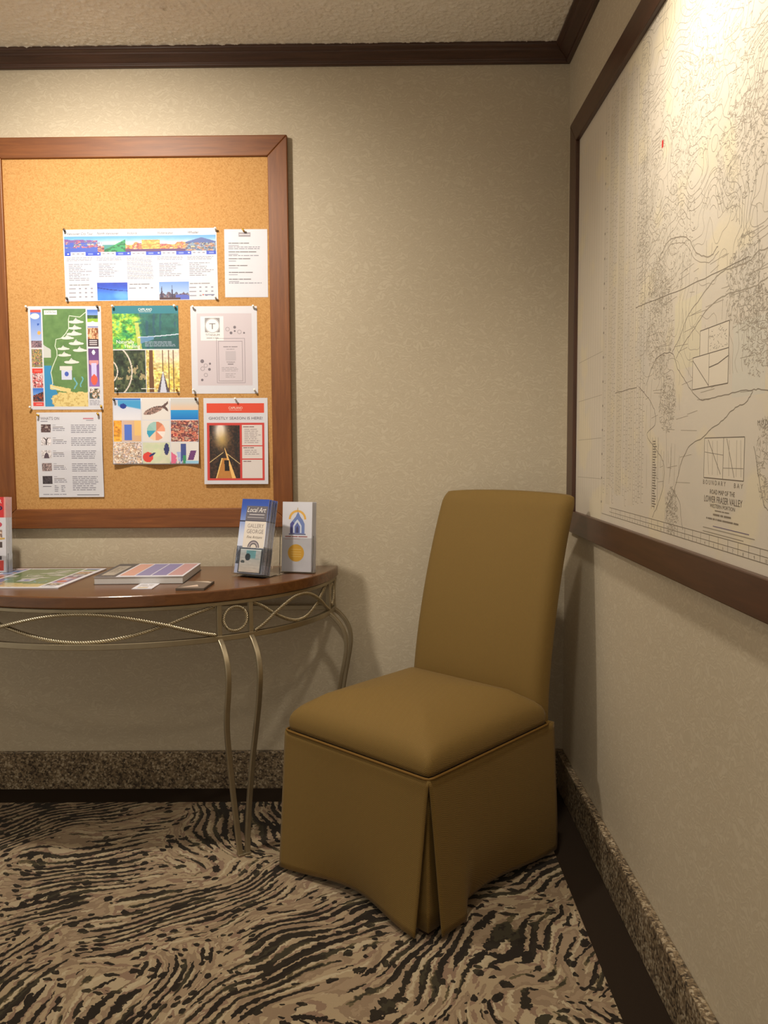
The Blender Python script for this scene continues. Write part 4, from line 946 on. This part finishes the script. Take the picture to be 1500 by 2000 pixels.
# ---- push pins
def make_pin(kind):
    hm, nm = {'clear': ('pinclear', 'steel'), 'brass': ('pinbrass', 'steel'), 'dark': ('pindark', 'steel')}[kind]
    a = MB().lathe([(.0042, .006), (.0046, .0066), (.0044, .0078), (.0026, .0086), (.0022, .0110), (.0024, .0150), (.0038, .0160), (.0046, .0166), (.0046, .0182), (.0036, .0190)], 14)
    b = MB().lathe([(.0002, -.004), (.0006, -.002), (.0006, .0065)], 6)
    h = meshobj('pin_head', a.v, a.f, M[hm], None, True); nd = meshobj('needle', b.v, b.f, M[nm], None)
    return h, nd
PINS = [(-1.609, 1.838, 'dark', 'top left corner of the wide tour leaflet'), (-1.128, 1.836, 'clear', 'top right corner of the wide tour leaflet'), (-1.610, 1.6245, 'dark', 'bottom left corner of the wide tour leaflet'), (-1.131, 1.622, 'clear', 'bottom right corner of the wide tour leaflet'),
        (-1.035, 1.831, 'brass', 'top edge of the plain typed note'),
        (-1.741, 1.598, 'clear', 'top left corner of the illustrated map poster'), (-1.5125, 1.597, 'dark', 'top right corner of the illustrated map poster'), (-1.738, 1.2765, 'clear', 'bottom left corner of the illustrated map poster'), (-1.5115, 1.277, 'brass', 'bottom right corner of the illustrated map poster'),
        (-1.461, 1.597, 'clear', 'top left corner of the green forest poster'), (-1.263, 1.597, 'clear', 'top right corner of the green forest poster'), (-1.459, 1.3335, 'clear', 'bottom left corner of the green forest poster'), (-1.264, 1.331, 'brass', 'bottom right corner of the green forest poster'),
        (-1.205, 1.592, 'clear', 'top left corner of the pale lilac poster'), (-1.011, 1.592, 'clear', 'top right corner of the pale lilac poster'), (-1.206, 1.330, 'clear', 'bottom left corner of the pale lilac poster'), (-1.011, 1.327, 'clear', 'bottom right corner of the pale lilac poster'),
        (-1.469, 1.300, 'dark', 'top left corner of the nine picture sheet'), (-1.203, 1.299, 'dark', 'top right corner of the nine picture sheet'), (-1.0755, 1.3, 'clear', 'top edge of the red banner poster'),
        (-1.717, 1.253, 'brass', 'top left corner of the folded events listing'), (-1.522, 1.253, 'brass', 'top right corner of the folded events listing')]
_pin = {}
for i, (x, z, kind, where) in enumerate(PINS):
    r0 = empty('push_pin', (x, CORK_Y - .0015, z)); rr = random.Random(i); r0.rotation_euler = (PI / 2 + rr.uniform(-.5, -.15), 0, rr.uniform(-.25, .25)); r0.scale = (.8, .8, .8)
    tag(r0, {'clear': 'milky white', 'brass': 'brass yellow', 'dark': 'dark brown'}[kind] + ' push pin at the ' + where, 'push pin', 'push pins in the cork board')
    if kind not in _pin: _pin[kind] = make_pin(kind); parts = _pin[kind]
    else: parts = []
    if not parts:
        for q in _pin[kind]: c = q.copy(); COL.objects.link(c); parts.append(c)
    for q in parts: q.parent = r0

# ------------------------------------------------------------------ framed wall map
MS0, MS1, MZ0, MZ1, MW = 0.110, 2.02, 0.878, 2.112, 0.0655
def wall_map():
    root = empty('framed_wall_map', (0, 0, 0)); tag(root, 'very large framed road map on the right wall with dark wooden frame', 'framed map')
    xb, xf = -0.001, -0.021
    def rail(P, mat):
        V = [(xb, -s, z) for s, z in P] + [(xf, -s, z) for s, z in P[:2]] + [(xf + .003, -s, z) for s, z in P[2:]]
        MB().add(V, [(0, 1, 2, 3), (7, 6, 5, 4), (0, 4, 5, 1), (1, 5, 6, 2), (2, 6, 7, 3), (3, 7, 4, 0)]).build('frame_rail', mat, root, bevel=.002, seg=2)
    a, b, c, d = (MS0, MZ0), (MS1, MZ0), (MS1, MZ1), (MS0, MZ1); w = MW
    ai, bi, ci, di = (MS0 + w, MZ0 + w), (MS1 - w, MZ0 + w), (MS1 - w, MZ1 - w), (MS0 + w, MZ1 - w)
    rail([a, b, bi, ai], M['walnut_y']); rail([d, c, ci, di], M['walnut_y']); rail([a, d, di, ai], M['walnut_z']); rail([b, c, ci, bi], M['walnut_z'])
    # the printed sheet: local x = along the wall away from the corner, local y = up
    sw, shh = MS1 - MS0 - 2 * w + .02, MZ1 - MZ0 - 2 * w + .02
    P = Print(sw, shh, eps=3.5e-5); sheet = P.sheet('map_sheet', M['map'], th=.002); sheet.parent = root
    S0, Z0 = MS0 + w - .01, MZ0 + w - .01
    sheet.matrix_local = Matrix(((0, 0, -1, -0.006), (-1, 0, 0, -S0), (0, 1, 0, Z0), (0, 0, 0, 1)))
    rg = random.Random(11)
    g1, g2, g3 = (134, 124, 110), (160, 150, 134), (108, 98, 86)
    def q(s, z): return (s - S0, z - Z0)
    def ln(lay, pts, wd, c, lev=3): P.line(lay, [q(*p) for p in pts], wd, c, lev)
    def rc(lay, s0, z0, s1, z1, c, lev=1): P.rect(lay, s0 - S0, z0 - Z0, s1 - S0, z1 - Z0, c, lev)
    top, bot = MZ1 - w, MZ0 + w
    # soft colour washes
    for s0, z0, s1, z1, c in ((.60, 1.02, .66, 2.0, (214, 204, 184)), (.72, 1.0, .76, 2.0, (216, 206, 188)), (1.02, 1.29, 1.16, 1.42, (221, 212, 186)), (1.30, 1.22, 1.42, 1.34, (213, 208, 194)), (.52, .99, .56, 1.98, (213, 203, 184))): rc('tint*', s0, z0, s1, z1, c, 1)
    # neat lines and margin table
    ln('border_lines', [(.478, .962), (.478, top)], .0014, g2); ln('border_lines', [(.482, .962), (1.94, .962)], .0016, g1); ln('border_lines', [(.56, .972), (1.94, .972)], .0012, g1); ln('border_lines', [(.56, .983), (1.94, .983)], .0014, g1)
    for k in range(34):
        s = .58 + k * .04; ln('scale_ticks', [(s, .962), (s, .983)], .0012, g1)
        P.text('scale_ticks', str(k % 12 + 1), s + .02 - S0, .9635 - Z0, .0085, g1, align='C')
    for k in range(16): rc('border_lines', .474, .99 + k * .064, .482, .996 + k * .064, g1, 3)
    for zz in (1.05, 1.16, 1.275, 1.39): ln('border_lines', [(.20, zz), (.47, zz + .004)], .0010, g2)
    # surveyed strips: long vertical lines
    s = .49
    while s < .83:
        z0 = .995 + rg.random() * .05; z1 = top - rg.random() * .05
        ln('survey_lines', [(s, z0), (s + rg.uniform(-.003, .003), z1)], .0009, g2 if rg.random() < .75 else g1)
        if rg.random() < .8:
            z = z0
            while z < z1: rc('survey_lines', s + .004, z, s + .004 + rg.uniform(.004, .012), z + .0016, (176, 166, 150), 2); z += rg.uniform(.006, .02)
        s += rg.uniform(.010, .020)
    for k in range(10): s = .21 + k * .026; ln('survey_lines', [(s, 1.0 + .0 * k), (s, top - .05)], .0008, (168, 158, 142))
    # relief contours of the mountains
    def contours(s0, s1, z0, z1, n, fx, fz, seed, levels, wd, c, mask=None):
        nx, nz = n, int(n * (z1 - z0) / (s1 - s0)); xs = np.linspace(s0, s1, nx); zs_ = np.linspace(z0, z1, nz); X, Z = np.meshgrid(xs, zs_)
        H = fbm(X * fx + 50, Z * fz + 50, seed, 3); V, Fc, Cc = P._lay('relief_lines'); col = rgb(*c)
        for lv in levels:
            D = H - lv
            for j in range(nz - 1):
                row = D[j]; row2 = D[j + 1]
                idx = np.nonzero((np.minimum(np.minimum(row[:-1], row[1:]), np.minimum(row2[:-1], row2[1:])) < 0) & (np.maximum(np.maximum(row[:-1], row[1:]), np.maximum(row2[:-1], row2[1:])) > 0))[0]
                for i in idx:
                    a_, b_, c_, d_ = row[i], row[i + 1], row2[i + 1], row2[i]; pt = []
                    if a_ * b_ < 0: t = a_ / (a_ - b_); pt.append((xs[i] + (xs[i + 1] - xs[i]) * t, zs_[j]))
                    if b_ * c_ < 0: t = b_ / (b_ - c_); pt.append((xs[i + 1], zs_[j] + (zs_[j + 1] - zs_[j]) * t))
                    if d_ * c_ < 0: t = d_ / (d_ - c_); pt.append((xs[i] + (xs[i + 1] - xs[i]) * t, zs_[j + 1]))
                    if a_ * d_ < 0: t = a_ / (a_ - d_); pt.append((xs[i], zs_[j] + (zs_[j + 1] - zs_[j]) * t))
                    if len(pt) >= 2 and (mask is None or mask(*pt[0])):
                        P.line('relief_lines', [q(*pt[0]), q(*pt[1])], wd, c, 3)
    def nw(s, z): return z > 1.47 + .10 * math.sin(s * 7) or (s > 1.42 and z > 1.25)
    contours(.78, 1.90, 1.30, top, 150, 5, 6, 3, np.arange(.26, .80, .05), .0010, (162, 152, 136), nw)
    contours(.80, 1.90, 1.26, 1.60, 120, 8, 9, 29, np.arange(.30, .75, .12), .0009, (172, 162, 146))
    contours(.74, 1.90, 1.50, top, 130, 9, 11, 17, np.arange(.30, .75, .10), .0009, (172, 162, 146), nw)
    # settlements: dense little street plans
    for (cs, cz, rs, rz, n) in ((.824, 1.627, .07, .08, 90), (.924, 1.39, .085, .11, 240), (.981, 1.226, .05, .06, 120), (1.019, 1.008, .035, .05, 110), (1.334, 1.40, .07, .08, 190), (1.391, 1.314, .06, .07, 170), (1.301, 1.613, .10, .09, 160), (1.091, 1.752, .12, .10, 170), (1.353, 1.70, .10, .10, 150), (.902, 1.479, .06, .06, 110), (1.43, 1.12, .035, .07, 90), (1.0, 1.56, .12, .12, 150), (1.2, 1.88, .2, .1, 170), (.87, 1.8, .08, .12, 90)):
        for k in range(int(n * 2.4)):
            a_ = rg.uniform(0, 2 * PI); r_ = math.sqrt(rg.random()); s = cs + rs * r_ * math.cos(a_); z = cz + rz * r_ * math.sin(a_); L = rg.uniform(.003, .013)
            if rg.random() < .5: ln('street_lines', [(s, z), (s + L, z + rg.uniform(-.006, .006))], .0010, g2 if rg.random() < .6 else (174, 164, 148))
            elif rg.random() < .6: ln('street_lines', [(s, z), (s + rg.uniform(-.004, .004), z + L * .8)], .0009, g2)
            else: ln('street_lines', [(s, z), (s + L * .5, z + L * .4), (s + L * .6, z - L * .2), (s + L, z + L * .1)], .0009, g2)
    # roads on the flat land
    for k in range(170):
        s, z = rg.uniform(.84, 1.4), rg.uniform(1.04, 1.48); L = rg.uniform(.02, .09)
        if 1.1 < s < 1.4 and z < 1.22: continue
        ln('street_lines', [(s, z), (s + L, z + rg.uniform(-.004, .006))] if k % 2 else [(s, z), (s + rg.uniform(-.01, .01), z + L)], .0009, g2)
    # coastlines and river
    for pts, wd, c in (([(.844, 1.276), (.911, 1.327), (1.006, 1.327), (1.043, 1.293), (1.095, 1.259), (1.161, 1.226), (1.243, 1.226), (1.326, 1.229), (1.382, 1.228), (1.434, 1.224), (1.6, 1.20), (1.9, 1.22)], .0015, g1),
                       ([(1.379, 1.227), (1.356, 1.211), (1.308, 1.201), (1.267, 1.185), (1.213, 1.169), (1.168, 1.153), (1.115, 1.142), (1.076, 1.112), (1.056, 1.082), (1.029, 1.045), (.994, 1.016)], .0015, g1),
                       ([(.792, 1.277), (.853, 1.25), (.904, 1.219), (.909, 1.186), (.858, 1.165), (.939, 1.126), (.973, 1.1), (.969, 1.057), (.945, 1.024), (.904, .987)], .0015, g1),
                       ([(1.9, 1.46), (1.6, 1.45), (1.42, 1.438), (1.386, 1.439), (1.351, 1.431), (1.313, 1.432), (1.251, 1.437), (1.196, 1.426), (1.138, 1.405), (1.087, 1.385), (1.048, 1.352), (1.006, 1.327)], .0020, g2),
                       ([(1.9, 1.42), (1.6, 1.41), (1.423, 1.393), (1.372, 1.388), (1.295, 1.394), (1.232, 1.393), (1.176, 1.381), (1.128, 1.36), (1.076, 1.339), (1.03, 1.314)], .0018, g2),
                       ([(.925, 1.538), (.977, 1.556), (1.05, 1.546), (1.092, 1.527), (1.132, 1.494), (1.193, 1.476), (1.227, 1.485)], .0022, g2), ([(.935, 1.528), (.98, 1.545), (1.045, 1.535), (1.085, 1.517), (1.125, 1.484), (1.19, 1.466), (1.23, 1.475)], .0012, g2),
                       ([(.758, 1.46), (1.028, 1.445), (1.229, 1.441), (1.35, 1.439)], .0016, g1), ([(.597, 1.275), (.777, 1.276)], .0018, g1), ([(1.022, 1.055), (1.067, 1.032), (1.077, 1.002), (1.09, .978)], .0013, g1), ([(1.388, 1.141), (1.408, 1.094), (1.428, 1.052), (1.446, 1.042)], .0014, g1)):
        cv = catmull([Vector((p[0], p[1], 0)) for p in pts], 6); ln('coast_lines', [(p.x + rg.uniform(-.0012, .0012), p.y + rg.uniform(-.0012, .0012)) for p in cv], wd, c, 4)
    # red marker
    rc('red_marker', .920, 1.757, .930, 1.772, (206, 44, 40), 6)
    # inset plans
    def box(s0, z0, s1, z1, t=.0016):
        rc('inset_plan*', s0, z0, s1, z1, (226, 216, 198), 4)
        for k in ((s0, z0, s1, z0), (s0, z1, s1, z1), (s0, z0, s0, z1), (s1, z0, s1, z1)): ln('inset_lines', [k[:2], k[2:]], t, g3, 5)
    box(1.122, 1.246, 1.283, 1.305); box(1.195, 1.305, 1.283, 1.35); box(1.155, 1.305, 1.195, 1.35)
    ln('inset_lines', [(1.2, 1.246), (1.2, 1.305)], .0014, g3, 5); ln('inset_lines', [(1.122, 1.30), (1.2, 1.248)], .0016, g3, 5); ln('inset_lines', [(1.2, 1.28), (1.24, 1.283), (1.283, 1.292)], .002, g3, 5)
    for k in range(50): s, z = rg.uniform(1.198, 1.275), rg.uniform(1.308, 1.345); ln('inset_lines', [(s, z), (s + rg.uniform(-.006, .008), z + rg.uniform(-.004, .004))], .0009, g1, 5)
    box(1.188, 1.084, 1.354, 1.155); ln('inset_lines', [(1.272, 1.084), (1.272, 1.155)], .0016, g3, 5); ln('inset_lines', [(1.205, 1.152), (1.262, 1.092)], .0016, g3, 5); ln('inset_lines', [(1.285, 1.153), (1.318, 1.088)], .0016, g3, 5)
    for s in (1.20, 1.225, 1.245, 1.295, 1.325, 1.34): ln('inset_lines', [(s, 1.15), (s + rg.uniform(0, .012), 1.09)], .0010, g1, 5)
    ln('inset_lines', [(1.19, 1.13), (1.272, 1.125)], .001, g1, 5); ln('inset_lines', [(1.272, 1.103), (1.352, 1.104)], .001, g1, 5)
    # list panel
    for k in range(26): rc('index_table', .90, 1.01 + k * .0056, .912 + rg.random() * .014, 1.0125 + k * .0056, g1, 4)
    for s in (.897, .915, .934): ln('index_table', [(s, 1.005), (s, 1.16)], .001, g1, 5)
    # title block
    def tx(body, s, z, size, width, c=g3): (P.text if isinstance(body, str) else P.words)('title_lettering', body, s - S0, z - Z0, size, c, lev=6, align='C', width=width)
    tx('B O U N D A R Y', 1.235, 1.0725, .0115, .10, g1); tx('B A Y', 1.335, 1.0715, .0115, .035, g1)
    tx('ROAD MAP OF THE', 1.270, 1.0565, .0115, .105); tx('LOWER FRASER VALLEY', 1.272, 1.0415, .0165, .160); tx('WESTERN PORTION', 1.272, 1.0325, .0095, .105); tx([8, 3, 5], 1.272, 1.0265, .0045, .06, g1); tx([5, 2, 5], 1.272, 1.0185, .0075, .075, g1); tx([1, 4, 2, 1, 4, 9, 4], 1.272, 1.0105, .0068, .135, g1)
    tx('M U D   B A Y', 1.435, 1.172, .012, .075, g1)
    for a_, b_, z in ((1.235, 1.38, 1.000), (1.19, 1.40, .9945), (1.19, 1.36, .9875)): ln('title_lettering', [(a_, z), (b_, z)], .0016, (120, 110, 130) if z == 1.0 else g2, 5)
    for k in range(40): s, z = rg.uniform(1.0, 1.18), rg.uniform(1.0, 1.03); 
    P.emit(sheet)
wall_map()

# ------------------------------------------------------------------ things on the console table
# map flyers lying on the left
def lying(sh, x, y, z, rz): sh.location = (x, y, z); sh.rotation_euler = (0, 0, rz)
def table_map():
    P = Print(.30, .36); sh = P.sheet('map_pad', M['paper'], th=.003); tag(sh, 'illustrated valley map lying flat on the left of the table', 'map')
    valley_map(P); P.emit(sh, 'gloss'); lying(sh, -1.80, -.428, TZ + .0034, math.radians(-1.5))
table_map()
def book():
    root = empty('boxed_book', (-1.425, -.372, TZ), math.radians(2)); tag(root, 'thick white edged book with grey cover strip and four coloured panels', 'book')
    W, D, H = .255, .262, .022
    MB().box(.002, W - .002, .002, D - .002, .0012, H - .001).build('pages', M['paper_edge'], root)
    MB().box(0, W, 0, D, .0003, .0013).build('back_cover', M['grey_cover'], root)
    P = Print(W, D); sh = P.sheet('front_cover', M['paper'], th=.001); sh.parent = root; sh.location = (0, 0, H)
    P.rect('grey_strip', 0, 0, .062, D, (92, 88, 88), 1); P.rect('label_panel', .012, .03, .05, D - .05, (170, 162, 150), 2)
    P.para('text_block', .016, .08, .046, D - .07, .012, (120, 112, 102), 3)
    for k, c in enumerate(((206, 160, 146), (140, 136, 178), (136, 130, 176), (190, 150, 152))):
        P.rect('colour_panel*', .068 + k * .046, .02, .110 + k * .046, D - .012, c, 2)
    P.emit(sh)
book()
def cards():
    P = Print(.056, .088); sh = P.sheet('white_card', M['paper'], th=.0015); tag(sh, 'small white card lying alone near the front edge of the table', 'card')
    P.para('text_block', .008, .03, .048, .075, .008, (150, 140, 130), 1); P.rect('picture', .012, .010, .040, .026, (196, 180, 150), 1); P.emit(sh); lying(sh, -1.290, -.455, TZ + .0018, math.radians(1.5))
    P = Print(.078, .122); r0 = P.sheet('dark_card_stack', M['dark_card'], th=.006); tag(r0, 'low stack of dark cards with a pale corner flash on the table', 'cards')
    P.rect('picture', .003, .003, .075, .119, (116, 104, 94), 1); P.poly('pale_flash*', [(.02, .119), (.06, .119), (.075, .10), (.075, .09)], (190, 176, 160), 2); P.poly('pale_flash*', [(.01, .02), (.045, .06), (.055, .03)], (206, 186, 170), 2); P.emit(r0); lying(r0, -1.162, -.478, TZ + .0063, math.radians(-1))
cards()

# ---- brochure holders
ORD = ['first', 'second', 'third', 'fourth', 'fifth', 'sixth', 'seventh', 'eighth', 'ninth']
def acrylic_holder(name, label, loc, rz, lean, w, d, h, lip, raise_):
    root = empty(name, loc, rz); tag(root, label, 'brochure holder')
    t = .002; ca, sa = math.cos(lean), math.sin(lean)
    def L(x, y, z): return (x, y * ca + z * sa, raise_ + z * ca - y * sa)
    def slab(nm, x0, x1, y0, y1, z0, z1):
        b = MB(); b.box(x0, x1, y0, y1, z0, z1); b.v = [L(*v) for v in b.v]; return b.build(nm, M['acrylic'], root, bevel=.0004, seg=1)
    slab('back_panel', -w / 2, w / 2, d - t, d, 0, h); slab('front_panel', -w / 2, w / 2, 0, t, 0, lip); slab('floor_panel', -w / 2, w / 2, t, d - t, 0, t)
    slab('side_panel', -w / 2, -w / 2 + t, t, d - t, t, lip * 1.05); slab('side_panel', w / 2 - t, w / 2, t, d - t, t, lip * 1.05)
    # easel foot behind
    top = L(0, d, h * .78); b = MB(); yb = top[1] + .028
    b.add([(-w * .4, top[1], top[2]), (w * .4, top[1], top[2]), (w * .4, top[1] + t, top[2]), (-w * .4, top[1] + t, top[2]), (-w * .4, yb, .0003), (w * .4, yb, .0003), (w * .4, yb + t, .0003), (-w * .4, yb + t, .0003)],
          [(0, 1, 2, 3), (7, 6, 5, 4), (0, 4, 5, 1), (1, 5, 6, 2), (2, 6, 7, 3), (3, 7, 4, 0)]); b.build('easel_foot', M['acrylic'], root)
    if raise_ > .002:
        lo = L(0, 0, 0); b = MB().box(-w / 2, w / 2, lo[1] + .001, yb, .0003, .0023); b.build('base_plate', M['acrylic'], root)
    return root, L
def world_leaflet(sh, loc, rz, lean):
    sh.location = loc; sh.rotation_euler = (0, 0, 0)
    sh.matrix_world = Matrix.Translation(loc) @ Matrix.Rotation(rz, 4, 'Z') @ Matrix.Rotation(PI / 2 - lean, 4, 'X')
def art_rack():
    loc = (-1.005, -.262, TZ + .0003); rz = math.radians(-27); lean = math.radians(13); w, d = .116, .046
    root, L = acrylic_holder('brochure_holder', 'clear acrylic easel holder full of blue and white gallery brochures', loc, rz, lean, w, d, .20, .075, .009)
    Mw = Matrix.Translation(loc) @ Matrix.Rotation(rz, 4, 'Z')
    bw, bh = .100, .226
    for k in range(9):
        P = Print(bw, bh); nm = 'art_brochure'; sh = P.sheet(nm, M['paper'], th=.0018)
        tag(sh, 'gallery brochure with blue photo cover, front one in the easel holder' if k == 0 else ORD[k] + ' gallery brochure from the front in the easel holder', 'brochure', 'gallery brochures in the easel holder')
        def bgp(u, v):
            img = mixc((206, 214, 236), (40, 76, 170), sm(.45, 1.0, v)); img = over(img, (40, 44, 70), (np.abs(v - .70) < .006) * 1.)
            img = np.where(((v < .36) & (v > .12))[..., None], mosaic([(60, 66, 84), (96, 104, 120), (150, 160, 186)], 12, 16, 6)(u, v), img); return over(img, (170, 180, 216), (v < .12) * .6)
        P.raster('cover_photo*', 0, 0, bw, bh, bgp, .003 if k else .002, 1)
        x0, x1 = .020, .098
        P.rect('title_band', x0, .160, x1, .205, (104, 100, 108), 2); P.rect('white_panel', x0, .078, x1, .158, (222, 214, 204), 2)
        if k == 0:
            P.text('lettering', 'Local Art', x0 + .002, .186, .0215, (236, 232, 230), shear=.35, width=.070); P.rect('lettering', x0 + .012, .1775, x1 - .010, .1800, (200, 196, 200), 4); P.rect('lettering', x0 + .006, .1690, x1 - .010, .1710, (180, 176, 180), 4)
            P.text('lettering', 'GALLERY', .060, .1385, .0175, (140, 130, 128), align='C', width=.060); P.text('lettering', 'GEORGE', .060, .1215, .0175, (130, 120, 120), align='C', width=.062); P.text('lettering', 'Fine Artisans', .060, .1065, .0115, (96, 86, 80), align='C', shear=.3, width=.058)
            for q, c in enumerate(((90, 84, 96), (170, 160, 166), (96, 90, 104))): P.ring('arch_logo', .060, .079, .010 + q * .004, .0035, c, 4, 0, 180)
        P.rect('picture_frame', x0 - .008, .001, x1 + .001, .076, (70, 76, 84), 2)
        def wv(u, v):
            img = mixc((216, 206, 196), (196, 206, 212), v); b = sm(.55, .66, v + .3 * np.abs(u - .4) * (u < .4)) * (v < .95 - .35 * (u > .75)); img = over(img, (110, 176, 190), b * (u > .3) * (v > .52 - .3 * (u - .4)) * .95); img = over(img, (40, 56, 66), (((u - .38) / .13) ** 2 + ((v - .66) / .16) ** 2 < 1) * 1.); img = over(img, (60, 70, 76), (((u - .15) / .1) ** 2 + ((v - .45) / .06) ** 2 < 1) * .8)
            return img * (.9 + .2 * fbm(u * 4, v * 16, 3))[..., None]
        if k == 0: P.raster('small_picture*', x0 - .004, .004, x1 - .006, .073, wv, .0016, 3)
        P.emit(sh)
        sx = .0005 * k
        off = Vector(L(-bw / 2 + .0012 * (k % 3) - .001 + sx,   .003 + k * .0041, .0035)); base = Mw @ off
        world_leaflet(sh, base, rz, lean + .004 * (k % 2))
art_rack()
def church_rack():
    loc = (-.868, -.182, TZ + .0003); rz = math.radians(-16); lean = math.radians(5); w, d = .112, .034
    root, L = acrylic_holder('brochure_holder', 'clear acrylic stand holding white leaflets with a blue arched logo', loc, rz, lean, w, d, .19, .11, .001)
    Mw = Matrix.Translation(loc) @ Matrix.Rotation(rz, 4, 'Z')
    bw, bh = .0985, .216
    for k in range(7):
        P = Print(bw, bh); sh = P.sheet('white_leaflet', M['paper'], th=.0022)
        tag(sh, 'white leaflet with blue arched building logo and yellow disc, front of its stand' if k == 0 else ORD[k] + ' white leaflet from the front in the stand beside the gallery brochures', 'leaflet', 'white leaflets in the acrylic stand')
        if k == 0:
            P.ring('logo', .050, .162, .022, .007, (226, 176, 84), 1, 0, 180); P.poly('logo', [(.026, .118), (.074, .118), (.074, .148), (.068, .160), (.060, .170), (.052, .186), (.044, .170), (.032, .156), (.026, .148)], (112, 132, 190), 2)
            P.poly('logo', [(.026, .118), (.040, .118), (.040, .150), (.034, .156), (.026, .148)], (84, 84, 150), 3); P.poly('logo', [(.036, .120), (.064, .120), (.064, .142), (.057, .154), (.050, .162), (.043, .154), (.036, .142)], (206, 216, 236), 4); P.poly('logo', [(.041, .120), (.059, .120), (.059, .140), (.050, .153), (.041, .140)], (96, 110, 176), 5); P.poly('logo', [(.046, .120), (.054, .120), (.054, .134), (.050, .143), (.046, .134)], (70, 70, 110), 6)
            P.rect('logo', .022, .1145, .078, .1175, (70, 78, 130), 4); P.rect('logo', .0495, .186, .0515, .198, (190, 160, 90), 3)
            P.words('lettering', [6, 6, 9], .047, .1065, .0072, (150, 84, 84), align='C', width=.074); P.rect('lettering', .008, .1005, .060, .1018, (200, 160, 160), 3)
            P.ell('yellow_disc', .047, .058, .027, .027, (230, 178, 60), 2)
            for y in (.068, .060, .053, .046): P.rect('disc_lines', .030, y, .064, y + .002, (240, 206, 120), 3)
        P.emit(sh)
        off = Vector(L(-bw / 2 + .0007 * k, .004 + k * .0037, .0035)); world_leaflet(sh, Mw @ off, rz, lean)
church_rack()
def magazine_rack():
    loc = (-1.845, -.165, TZ + .0003); rz = math.radians(0); lean = math.radians(4); w, d = .155, .05
    root, L = acrylic_holder('brochure_holder', 'clear stand with red topped folded guides cut by the left picture edge', loc, rz, lean, w, d, .22, .06, .001)
    Mw = Matrix.Translation(loc) @ Matrix.Rotation(rz, 4, 'Z')
    bw, bh = .140, .236
    for k in range(5):
        P = Print(bw, bh); sh = P.sheet('folded_guide', M['paper'], th=.004); tag(sh, 'folded guide with red heading and food photographs, front of its stand' if k == 0 else ORD[k] + ' folded guide from the front in the stand at the left edge', 'guide', 'folded guides in the left stand')
        P.rect('red_heading*', 0, .172, bw - .006, bh, (206, 52, 56), 1); P.rect('red_heading*', bw - .006, .172, bw, bh, (222, 150, 146), 1)
        if k == 0:
            P.text('lettering', 'TER', bw - .0125, .2165, .0175, (240, 220, 216), align='R', width=.030); P.text('lettering', 'P', bw - .010, .183, .038, (60, 34, 76), align='R', width=.027)
            P.ell('picture', bw - .030, .150, .018, .010, (196, 76, 96), 2)
            P.raster('picture*', .02, .104, bw - .012, .134, mosaic([(170, 150, 140), (120, 84, 70), (206, 190, 180), (150, 110, 90)], 8, 4, 5), .003, 2); P.poly('picture*', [(.02, .094), (bw - .004, .104), (bw - .004, .109), (.02, .104)], (206, 170, 90), 3)
            P.rect('picture*', .02, .078, bw - .012, .096, (84, 72, 72), 2); P.para('text_block', .02, .054, bw - .012, .074, .009, (150, 142, 150), 2); P.rect('picture*', .02, .040, bw - .014, .052, (70, 64, 76), 2); P.rect('red_heading*', .01, .006, bw - .008, .038, (206, 66, 58), 2)
            P.rect('lettering', .02, .016, bw - .03, .024, (236, 170, 150), 3)
        P.emit(sh)
        off = Vector(L(-bw / 2 + .0007 * k, .004 + k * .0075, .0035)); world_leaflet(sh, Mw @ off, rz, lean)
magazine_rack()
